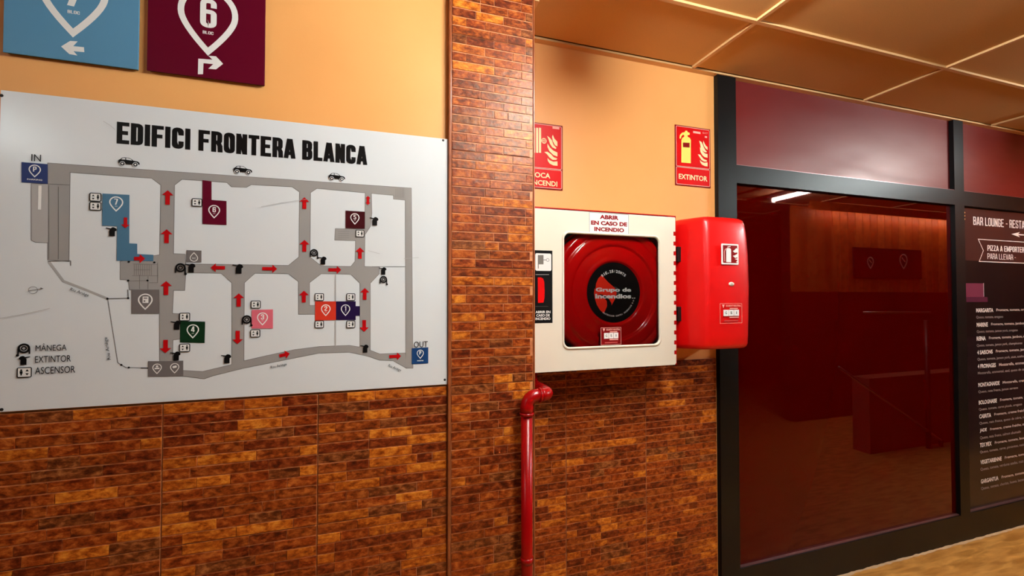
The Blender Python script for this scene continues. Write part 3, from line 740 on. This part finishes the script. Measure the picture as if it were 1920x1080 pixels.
def d_boca(pr):
    for t in ([(262,235),(285,290),(324,330),(324,395),(290,375),(262,320),(252,265)], [(185,250),(215,270),(250,310),(270,370),(312,415),(300,428),(255,405),(225,360),(205,300)],
              [(190,355),(225,410),(270,450),(324,475),(324,530),(270,510),(215,455),(190,400)], [(146,468),(190,465),(240,500),(275,540),(322,555),(310,575),(260,575),(215,540),(185,500)],
              [(190,550),(220,580),(270,600),(324,595),(326,655),(270,650),(220,625),(195,590)]): pr.poly([c7(*p) for p in t], I_CREAM, 3)
    for a, b in ((-90,-62),(-48,-22),(-5,24),(36,64),(74,104)): pr.poly([c7(a,140),(c7(b,148)[0], c7(a,140)[1]),(c7(b,480)[0], c7(a,478)[1]),c7(a,478)], I_CREAM, 3)
    x, z = c7(143, 318); pr.ring(x, z, .0105, .0035, I_CREAM, 3); pr.stroke([(x-.010, z), (x+.010, z)], .0025, I_CREAM, 3); pr.stroke([(x, z-.010), (x, z+.010)], .0025, I_CREAM, 3)
    a, b = c7(258, 122), c7(350, 165); pr.rect(a[0], b[0], b[1], a[1], I_SLINE, 3)
bx1_ = .4516*YS
la = c7(-48, 740); 
firesign('hose_sign', bx1_-.2142, bx1_, .2702*YS+H, .4369*YS+H, 'red BOCA INCENDI fire sign half hidden behind the tiled pillar', d_boca,
    [('BOCA', c7(-32, 780)[0], c7(228, 780)[0], c7(90, 815)[1], c7(90, 745)[1]), ('INCENDI', c7(-32, 880)[0], c7(322, 880)[0], c7(90, 918)[1], c7(90, 848)[1])])

# ------------------------------------------------------------------ fire hose cabinet
YD = 1.575
hx0, hx1, hz0, hz1 = .566, 1.2545, -.302+H, .3465+H
hc = empty('fire_hose_cabinet', ((hx0+hx1)/2, YN, hz0)); tag(hc, 'fire hose cabinet with white door and rounded window mounted on the recess wall', 'fire cabinet')
M_RED = mat('red_enamel', (186, 6, 6), .28, coat=.4)
def shell():      # open-front box with wall thickness
    bm = bmesh.new(); t = .004; x0, x1, y0, y1, z0, z1 = hx0, hx1+.002, YD+.002, YN+.002, hz0, hz1+.007
    add_box(bm, x0, x1, y0, y1, z1-t, z1); add_box(bm, x0, x1, y0, y1, z0, z0+t); add_box(bm, x0, x0+t, y0, y1, z0+t, z1-t); add_box(bm, x1-t, x1, y0, y1, z0+t, z1-t); add_box(bm, x0+t, x1-t, y1-t, y1, z0+t, z1-t)
    # front flanges behind the door
    add_box(bm, x0+t, x0+.05, y0, y0+t, z0+t, z1-t); add_box(bm, x1-.04, x1-t, y0, y0+t, z0+t, z1-t)
    return bm
under(hc, bm_obj('body', shell(), M_RED))
under(hc, box('shade_sheet', hx0+.006, hx1-.006, YN-.012, YN-.004, hz0+.006, hz1-.002, mat('interior_shade', (26, 8, 8), .6)))  # added dark sheet, its colour stands in for shade inside the red body
# door: notched right edge, rounded window
cw = crop(0, 0, 1, YD)
wx0, wx1 = .7127, 1.169; wz0, wz1 = -.134*YD+H, .1628*YD+H
def rr(x0, x1, z0, z1, r, n=7):
    out = []
    for cx_, cz_, a0 in ((x1-r, z0+r, -90), (x1-r, z1-r, 0), (x0+r, z1-r, 90), (x0+r, z0+r, 180)):
        for k in range(n+1): a = math.radians(a0+90*k/n); out.append((cx_+r*math.cos(a), cz_+r*math.sin(a)))
    return out
dx1 = hx1-.002; outl = [(hx0+.001, hz0), (dx1-.008, hz0), (dx1, hz0+.008)]; z = hz0+.045; pitch = .0435
while z < hz1-.04:
    outl += [(dx1, z), (dx1-.0105, z), (dx1-.0105, z+.018), (dx1, z+.018)]; z += pitch
outl += [(dx1, hz1-.004), (dx1-.004, hz1), (hx0+.001, hz1)]
def slab(name, outer, hole, y0, y1, m, parent=None):
    loops = [outer]+([hole] if hole else []); flat = [p for l in loops for p in l]
    tris = geometry.tessellate_polygon([[Vector((p[0], p[1], 0)) for p in l] for l in loops])
    n = len(flat); vs = [(p[0], y0, p[1]) for p in flat]+[(p[0], y1, p[1]) for p in flat]; fs = []
    for t in tris: fs.append(tuple(t)); fs.append(tuple(i+n for i in t)[::-1])
    b = 0
    for l in loops:
        k = len(l)
        for i in range(k): j = (i+1) % k; fs.append((b+i, b+j, b+j+n, b+i+n))
        b += k
    bm = bmesh.new(); V = [bm.verts.new(v) for v in vs]
    for f in fs:
        try: bm.faces.new([V[i] for i in f])
        except ValueError: pass
    bmesh.ops.recalc_face_normals(bm, faces=bm.faces)
    return bm_obj(name, bm, m, parent)
M_DOOR = mat('white_enamel', (238, 222, 202), .35)
door = under(hc, slab('door', outl, rr(wx0-.003, wx1+.003, wz0-.003, wz1+.003, .028), YD, YD+.002, M_DOOR))
ring_o = rr(wx0-.006, wx1+.006, wz0-.006, wz1+.006, .030)
bm = bmesh.new(); nR = len(ring_o); prof = [(0, 0), (.002, -.004), (.006, -.005), (.009, -.003), (.010, .004)]
rings = [[bm.verts.new((x, YD+dy, z)) for x, z in rr(wx0-.006+ins, wx1+.006-ins, wz0-.006+ins, wz1+.006-ins, .030-ins*.5)] for ins, dy in prof]
for a, b in zip(rings, rings[1:]):
    for k in range(nR): bm.faces.new((a[k], a[(k+1) % nR], b[(k+1) % nR], b[k]))
under(hc, bm_obj('window_rim', bm, M_DOOR, None, True))
under(hc, slab('window_pane', rr(wx0-.002, wx1+.002, wz0-.002, wz1+.002, .028), None, YD+.003, YD+.0045, M_PANE))
# stickers on the door
ys = YD
pr = Print(ys); a = cw(1105, 401); b = cw(1178, 440); x0, x1 = cw(1105, 420)[0], cw(1178.5, 422)[0]; z0, z1 = cw(1142, 439)[1], cw(1142, 400.5)[1]
pr.rect(x0, x1, z0, z1, I_WHITE, 1); pr.stroke([(x0, z0), (x1, z0), (x1, z1), (x0, z1)], .0014, I_DGREY, 2, True)
I_STX = ink('sticker_text', (140, 20, 26))
zs = (z1-z0)/3.35
for i, (t, w) in enumerate((('ABRIR', .48), ('EN CASO DE', .92), ('INCENDIO', .76))):
    zt = z1-zs*.28-i*zs*1.0; xm = (x0+x1)/2; pr.text(t, xm-(x1-x0)*w/2, xm+(x1-x0)*w/2, zt-zs*.68, zt, I_STX, 3, .05)
under(hc, pr.out('door_sticker'))
pr = Print(ys); c5 = crop(990, 450, 6.35, ys); x0, x1 = c5(70, 500)[0], c5(291, 500)[0]; zt, zb = c5(180, 124)[1], c5(180, 990)[1]
pr.rect(x0, x1, zb, zt, I_BLACK, 1)
pr.poly(rr(c5(86, 250)[0], c5(277, 250)[0], c5(180, 367)[1], c5(180, 160)[1], .006, 4), I_WHITE, 2)
G1 = ink('key_grey', (120, 112, 104)); 
pr.poly([c5(*p) for p in ((118,180),(184,180),(184,290),(118,290))], G1, 3); pr.stroke([c5(122,180), c5(122,340)], .003, I_DGREY, 4); pr.stroke([c5(184,237), c5(215,237)], .002, I_BLACK, 4)
x, z = c5(234, 238); pr.ring(x, z, .006, .0015, I_DGREY, 4)
pr.stroke([c5(90,412), c5(250,412)], .0018, I_LGREY, 2); pr.stroke([c5(85,790), c5(240,790)], .0010, I_BGREY, 2)
pr.poly([c5(*p) for p in ((115,445),(155,445),(180,460),(192,495),(198,600),(196,680),(184,745),(118,750))], I_SRED, 2)
for i, t in enumerate(('ABRIR EN', 'CASO DE', 'INCENDIO')):
    y0_ = 842+i*40; pr.text(t, c5(88+(10 if i == 1 else 0), y0_)[0], c5(266-(8 if i == 1 else 0), y0_)[0], c5(180, y0_+30)[1], c5(180, y0_)[1], I_WHITE, 2, .03)
under(hc, pr.out('key_label'))
def gsi(pr, cc, layer=1, wh=I_WHITE):
    # service tag: a frame, heading and three white letter cells, in crop coordinates of an 18x zoom
    x0, x1, z0, z1 = cc(300, 500)[0], cc(975, 500)[0], cc(640, 830)[1], cc(640, 255)[1]
    pr.stroke([(x0, z0), (x1, z0), (x1, z1), (x0, z1)], .0013, I_SLINE, layer+1, True)
    a, b = cc(400, 440), cc(890, 615); 
    for i, t in enumerate('GSI'):
        w = (b[0]-a[0])/3; pr.rect(a[0]+i*w+.0006, a[0]+(i+1)*w-.0006, b[1], a[1], I_WHITE, layer+1)
        pr.text(t, a[0]+i*w+w*(.32 if t != 'I' else .44), a[0]+(i+1)*w-w*(.32 if t != 'I' else .44), b[1]+(a[1]-b[1])*.3, a[1]-(a[1]-b[1])*.28, I_BLACK, layer+2, .01)
    a, b = cc(360, 290), cc(440, 390); pr.poly([(a[0], a[1]), (b[0], a[1]), ((a[0]+b[0])/2, b[1])], I_SLINE, layer+1)
    a, b = cc(480, 295), cc(945, 345); pr.text('SEGURETAT INDUSTRIAL', a[0], b[0], b[1], a[1], I_SLINE, layer+1, .02)
    a, b = cc(600, 385), cc(850, 410); pr.rect(a[0], b[0], b[1], a[1], I_SLINE, layer+1)
    a, b = cc(590, 645), cc(880, 670); pr.rect(a[0], b[0], b[1], a[1], I_SLINE, layer+1)
    a, b = cc(430, 750), cc(860, 770); pr.rect(a[0], b[0], b[1], a[1], ink('rose_dim', (190, 80, 76)), layer+1)
    return x0, x1, z0, z1
pr = Print(YD+.003); cg = crop(1110, 600, 18, YD+.003); x0, x1, z0, z1 = gsi(pr, cg); pr.rect(x0, x1, z0, z1, ink('tag_red', (120, 4, 8)), 1)
under(hc, pr.out('service_tag'))

# hose reel inside the cabinet
rc = Vector((.6005*1.605, 1.62, .0088*1.605+H))
hrl = empty('hose_reel', (rc.x, 1.72, rc.z)); tag(hrl, 'glossy red fire hose reel with black hub label behind the cabinet window', 'hose reel')
def lathe(name, prof, m, seg=72, cap=False):
    bm = bmesh.new(); rings = []
    for r, y in prof: rings.append([bm.verts.new((rc.x+r*math.cos(2*math.pi*k/seg), y, rc.z+r*math.sin(2*math.pi*k/seg))) for k in range(seg)])
    for a, b in zip(rings, rings[1:]):
        for k in range(seg): bm.faces.new((a[k], b[k], b[(k+1) % seg], a[(k+1) % seg]))
    if cap: bm.faces.new(rings[0])
    return bm_obj(name, bm, m, None, True)
M_REEL = mat('reel_red', (214, 2, 4), .11, spec=.45)
y = 1.598
under(hrl, lathe('reel_disc', [(.110, y+.014), (.129, y+.011), (.1325, y+.003), (.137, y-.001), (.143, y-.001), (.150, y+.002), (.160, y+.004), (.186, y+.006), (.193, y+.009), (.197, y+.009), (.201, y+.002), (.206, y-.002), (.213, y-.002), (.225, y), (.240, y+.001), (.250, y+.004), (.255, y+.008), (.260, y+.007), (.266, y+.002), (.276, y), (.288, y+.003), (.296, y+.012), (.298, y+.03), (.29, y+.035)], M_REEL))
under(hrl, lathe('reel_disc', [(.292, 1.735), (.29, 1.73), (.20, 1.728), (.08, 1.73)], M_REEL))
under(hrl, lathe('coiled_hose', [(.18, 1.66), (.275, 1.652), (.285, 1.665), (.275, 1.678), (.285, 1.69), (.275, 1.70), (.285, 1.712), (.18, 1.72)], mat('hose_black', (24, 22, 22), .5)))
under(hrl, lathe('hub_label', [(.1285, y+.010), (.0001, y+.010)], mat('label_black', (10, 9, 9), .25)))
under(hrl, lathe('axle_cap', [(.026, y+.0098), (.024, y+.0095), (.0001, y+.0094)], mat('cap_grey', (36, 34, 33), .35)))
yl = y+.0092; pr = Print(yl); c3 = crop(1090, 480, 8.308, yl)
FO = ink('flame_orange', (240, 40, 16)); 
pr.poly([c3(*p) for p in ((325,290),(360,345),(420,410),(490,470),(530,510),(550,580),(525,670),(470,770),(468,735),(430,670),(380,625),(330,605),(280,590),(215,570),(228,430),(262,350))], FO, 1)
pr.poly([c3(*p) for p in ((205,500),(225,560),(300,610),(350,650),(395,700),(400,780),(375,840),(350,895),(290,840),(240,760),(210,660),(196,580))], FO, 1)
def seg_text(t, p0, p1, bold, layer=2): 
    a, b = c3(*p0), c3(*p1); pr.text(t, a[0], b[0], b[1], a[1], I_WHITE, layer, bold)
seg_text('Grupo de', (222, 492), (775, 575), .045); seg_text('Incendios', (215, 590), (775, 662), .045); seg_text('..', (785, 650), (840, 662), .02)
def arc_text(txt, R, a0, a1, h, up=True):
    n = len(txt)
    for i, ch in enumerate(txt):
        if ch == ' ': continue
        a = math.radians(a0+(a1-a0)*i/(n-1)); x = rc.x+R*math.cos(a); z = rc.z+R*math.sin(a); rot = a-math.pi/2 if up else a+math.pi/2
        w = h*.72 if ch not in 'I1./-' else h*.3
        pr.text(ch, x-w/2, x+w/2, z-h/2, z+h/2 if ch not in '-.' else z-h/2+h*.3, I_WHITE, 2, .03, rot)
arc_text('BIE-25/25MTS', .091, 128, 55, .012); arc_text('PROTECCION CONTRA INCENDIOS S.L.', .100, 238, 343, .0065, False)
under(hrl, pr.out('hub_print'))

# ------------------------------------------------------------------ red extinguisher box
ex = empty('extinguisher_box', (1.44, YN, -.25+H)); tag(ex, 'rounded red plastic extinguisher box beside the white hose cabinet', 'fire cabinet')
M_PLA = mat('red_plastic', (222, 2, 2), .42, spec=.4, coat=.35, coat_rough=.22)
def ext_shell():
    z0 = -.246+H; bm = bmesh.new(); rings = []
    plan = [(1.290, YN+.004), (1.292, 1.66), (1.296, 1.62), (1.300, 1.608), (1.342, 1.522), (1.346, 1.514), (1.352, 1.506), (1.361, 1.500), (1.372, 1.497), (1.43, 1.493), (1.48, 1.491), (1.54, 1.493), (1.562, 1.497), (1.578, 1.505), (1.590, 1.522), (1.606, 1.60), (1.612, 1.66), (1.614, YN+.004)]
    zsN = [(0, .016, .026), (.003, .009, .013), (.010, .004, .005), (.024, .001, 0), (.06, 0, -.002), (.15, -.002, -.004), (.29, -.004, -.006), (.43, -.002, -.003), (.53, .003, .003), (.566, .008, .008), (.584, .012, .014), (.592, .020, .026), (.595, .026, .034)]
    for dz, sx_, sy_ in zsN:
        ring = []
        for x, yy in plan:
            cx_ = 1.456; k = (x-cx_)/.165
            fr = max(0, min(1, (YN-yy)/(YN-1.50)))
            tilt = -.045*fr*0 
            ring.append(bm.verts.new((x-k*sx_, yy+sy_*fr, z0+dz + (0 if dz > .3 else .012*fr*(1-dz/.3)) )))
        rings.append(ring)
    for a, b in zip(rings, rings[1:]):
        for k in range(len(plan)-1): bm.faces.new((a[k], a[k+1], b[k+1], b[k]))
    bm.faces.new(rings[0]); bm.faces.new(rings[-1][::-1])
    return bm
under(ex, bm_obj('cover', ext_shell(), M_PLA, None, True))
for v0, v1 in ((463, 491), (575, 602)):
    x, za = W(1272, v0, 1.61); zb = W(1272, v1, 1.61)[1]; box_ = box('hinge', 1.283, 1.303, 1.60, 1.64, zb, za, mat('black_plastic', (12, 12, 12), .4), None, .002); under(ex, box_)
def onbox(u, v, Y=1.4885): return W(u, v, Y)
YE = 1.4835
ce = crop(1340, 440, 6, YE-.001)
pr = Print(YE); a = rr(ce(75, 220)[0], ce(270, 220)[0], ce(170, 335)[1], ce(170, 103)[1], .004, 3); pr.poly(a, I_WHITE, 1)
a = rr(ce(94, 220)[0], ce(256, 220)[0], ce(170, 318)[1], ce(170, 120)[1], .002, 2); pr.poly(a, I_SDARK, 2)
pr.poly([ce(*p) for p in ((130,170),(138,158),(150,150),(165,150),(180,158),(186,172),(186,312),(130,308))], I_WHITE, 3); pr.stroke([ce(150,148), ce(118,165), ce(110,195), ce(114,300)], .0028, I_SLINE, 3)
pr.stroke([ce(145,138), ce(178,134)], .003, I_WHITE, 3)
for t in ([(205,185),(225,172),(245,150),(256,165),(256,200),(225,203)], [(205,238),(228,232),(256,215),(256,255),(230,262)], [(225,275),(256,265),(256,285)], [(240,310),(256,290),(256,312)]): pr.poly([ce(*p) for p in t], I_WHITE, 3)
under(ex, pr.out('pictogram_sticker'))
x, z = ce(195, 556); bm = bmesh.new()
bmesh.ops.create_uvsphere(bm, u_segments=20, v_segments=8, radius=.0155, matrix=Matrix.Translation((x, YE+.003, z)) @ Matrix.Diagonal((1, .45, .62, 1))); under(ex, bm_obj('lock', bm, mat('lock_white', (236, 214, 196), .3), None, True))
pr = Print(YE-.0045); x, z = W(1372, 533, YE-.004); pr.ring(x, z, .0035, .001, I_DGREY, 1, 14); under(ex, pr.out('keyhole'))
pr = Print(YE); s = 18/6; cg2 = lambda X, Y_: ce(62+(X-300)/675*245, 775+(Y_-255)/575*220); gsi(pr, cg2); under(ex, pr.out('service_tag'))

# ------------------------------------------------------------------ red pipe
pp_ = empty('red_water_pipe', (.511, 1.446, 0)); tag(pp_, 'red vertical water pipe with elbow in front of the tiled pillar', 'pipe')
M_PIPE = mat('pipe_red', (158, 2, 4), .27, spec=.4)
px, py = .511, 1.446; zc = -.358+H; r = .0205
bm = bmesh.new(); tube(bm, [(px, py, 0), (px, py, zc-.05)], r, 24); under(pp_, bm_obj('riser', bm, M_PIPE, None, True))
def arc3(c, a, b, R, n=8): 
    c, a, b = Vector(c), Vector(a), Vector(b); return [c+a*R*math.cos(t)+b*R*math.sin(t) for t in [math.pi/2*k/n for k in range(n+1)]]
R = .036
e1 = arc3((px+R, py, zc-R), (-1,0,0), (0,0,1), R)
bm = bmesh.new(); path = [Vector((px, py, zc-R-.028))]+e1+[Vector((px+R+.012, py, zc))]; tube(bm, path, [.0245, .0245]+[.0225]*(len(e1)-1)+[.0235], 24); under(pp_, bm_obj('elbow', bm, M_PIPE, None, True))
bm = bmesh.new(); tube(bm, [(px, py, zc-R-.032), (px, py, zc-R-.022)], .0262, 24); under(pp_, bm_obj('collar', bm, M_PIPE, None, True))
bm = bmesh.new(); tube(bm, [(px+R+.010, py, zc), (px+R+.018, py, zc)], .0262, 24); under(pp_, bm_obj('collar', bm, M_PIPE, None, True))
e2 = arc3((px+R+.018, py+.034, zc), (0,-1,0), (1,0,0), .034)
bm = bmesh.new(); tube(bm, e2+[Vector((px+R+.052, py+.15, zc))], [.0235]*len(e2)+[.0225], 24); under(pp_, bm_obj('elbow', bm, M_PIPE, None, True))
e3 = arc3((px+R+.052, py+.15, zc+.034), (0,0,-1), (0,1,0), .034)
bm = bmesh.new(); tube(bm, e3+[Vector((px+R+.052, py+.184, hz0-.001))], .0215, 24); under(pp_, bm_obj('inlet', bm, M_PIPE, None, True))
bm = bmesh.new(); tube(bm, [(px, YP-.002, .62), (px, py+.018, .62)], .006, 8); tube(bm, [(px, py, .61), (px, py, .63)], .0225, 24); under(pp_, bm_obj('clamp', bm, M_PIPE, None, True))

# ------------------------------------------------------------------ menu print on the second pane
YM = YN+.006
mn = empty('menu_poster', (4.3, YM, H-1.3)); tag(mn, 'dark menu poster with white pizza list on the right-hand pane', 'menu')
M_PAPER = mat('menu_paper', (30, 20, 22), .16, spec=.25)
mx0, mx1 = XM1+.003, 5.3
under(mn, box('sheet', mx0, mx1, YM-.002, YM-.0002, H-1.37, H+.578, M_PAPER))
yM = YM-.002
I_MW = ink('menu_white', (236, 214, 206)); I_MG = ink('menu_grey', (160, 136, 130)); I_MK = ink('menu_black', (12, 4, 6)); I_MP = ink('menu_purple', (112, 44, 64)); I_MB = ink('menu_brown', (70, 32, 24))
cm = crop(1780, 380, 5.4, yM)
pr = Print(yM); a = cm(115, 320); zb = W(1804, 488, yM)[1]; pr.rect(mx0, mx1, zb, H+.577, ink('menu_head', (62, 28, 24)), 1)
zb2 = W(1804, 632, yM)[1]; pr.rect(mx0+.03, mx1, zb2, zb, I_MK, 1)
a, b = cm(145, 815), cm(350, 955); pr.rect(a[0], b[0], b[1], a[1], I_MP, 2); a, b = cm(140, 955), cm(388, 1005); pr.rect(a[0], b[0], b[1], a[1], ink('menu_purple_dark', (84, 30, 50)), 2)
pr.stroke([cm(130,592), cm(130,1000)], .006, ink('menu_edge', (96, 60, 60)), 2); pr.stroke([cm(345,815), cm(348,950)], .004, I_MW, 3)
for k in range(3): x, z = cm(150, 100+k*33); pr.disc(x, z, .006, ink('menu_amber', (240, 190, 110)), 2, 10, rx=.011)
under(mn, pr.out('background_print'))
pr = Print(yM)
def cw_(t): return sum(cap_strokes(c)[1]+.055 for c in t)
a, b = cm(240, 150), cm(553, 238); k = (b[0]-a[0])/cw_('BAR LOUNGE'); zt, zb = W(1848, 408, yM)[1], W(1848, 423.5, yM)[1]
caps(pr, 'BAR LOUNGE - RESTAURANT', a[0], a[0]+k*cw_('BAR LOUNGE - RESTAURANT'), zb, zt, I_MW, 2, t=.12)
x, z = cm(625, 318); pr.poly([(x, z), (x+.10, z+.018), (x+.08, z+.004), (x+.35, z+.004), (x+.35, z-.004), (x+.08, z-.004), (x+.10, z-.018)], I_MW, 2)
a, b = cm(383, 420), cm(756, 490); k = (b[0]-a[0])/cw_('PIZZA A EMPORTER'); zt, zb = W(1868, 460.5, yM)[1], W(1868, 471, yM)[1]
caps(pr, 'PIZZA A EMPORTER', a[0], a[0]+k*cw_('PIZZA A EMPORTER'), zb, zt, I_MW, 2, t=.13)
a, b = cm(383, 505), cm(670, 570); zt, zb = W(1862, 475.5, yM)[1], W(1862, 486, yM)[1]; caps(pr, 'PARA LLEVAR -', a[0], b[0], zb, zt, I_MW, 2, t=.09)
p0 = cm(290, 370); p1 = cm(342, 485); p2 = cm(300, 595); pr.stroke([(mx1-.1, p0[1]), p0, p1, p2, (mx1-.1, p2[1])], .005, I_MW, 2)
under(mn, pr.out('heading_lettering'))
items = [('MARGARITA', 'Fromage, tomate, origan', 'Queso, tomate, oregano', 578, 1830, 1862), ('MARINE', 'Fromage, tomate, jambon, origan', 'Queso, tomate, jamon york, oregano', 605, 1831, 1852), ('REINA', 'Fromage, tomate, jambon, champignons', 'Queso, tomate, jamon york, champinones', 631, 1831, 1848),
 ('4 SAISONS', 'Fromage, tomate, jambon, olives', 'Queso, tomate, jamon york, atun, aceitunas', 657, 1832, 1861), ('4 FROMAGES', 'Mozzarella, emmental, bleu, chevre', 'Mozzarella, emmental, azul, queso de cabra', 683, 1833, 1867),
 ('MONTAGNARDE', 'Mozzarella, creme fraiche, jambon cru', 'Queso, nata fresca, jamon serrano', 718, 1834, 1874), ('BOLOGNAISE', 'Fromage, tomate, viande hachee', 'Queso, tomate, carne picada, oregano', 751, 1835, 1869),
 ('CABRITA', 'Fromage, creme fraiche, chevre, miel', 'Queso, nata fresca, queso de cabra, miel', 777, 1836, 1858), ('JADE', 'Fromage, creme fraiche, saumon fume', 'Queso, nata fresca, salmon ahumado', 804, 1837, 1850),
 ('TEX MEX', 'Fromage, tomate, boeuf, poivrons', 'Queso, tomate, carne, pimientos, maiz', 831, 1837, 1859), ('VEGETARIENNE', 'Fromage, tomate, legumes grilles', 'Queso, tomate, verduras asadas, maiz', 863, 1838, 1878), ('GARGANTUA', 'Fromage, tomate, chorizo, oeuf', 'Queso, tomate, chorizo, huevo, bacon', 899, 1839, 1872)]
for nm, fr, es, vt, u0, u1 in items:
    def fn():
        pr = Print(yM); vc = vt+1
        xa, xb = W(u0, vc, yM)[0], W(u1, vc, yM)[0]; z = W(u0, vt+4, yM)[1]; h = .0275
        pr.text(nm, xa, xb, z-h/2, z+h/2, I_MW, 2, .03); under(mn, pr.out('dish_name')); pr = Print(yM)
        L = len(fr)*.0132+.02; x1 = xb+.035; pr.text(fr, x1, x1+L*1.15, z-h*.46, z+h*.36, ink('menu_cream', (206, 176, 166)), 2, .02); under(mn, pr.out('dish_line')); pr = Print(yM)
        L = len(es)*.0132; pr.text(es, xa, xa+L, z-.058, z-.036, I_MG, 2, .01)
        under(mn, pr.out('dish_line'))
    fn()
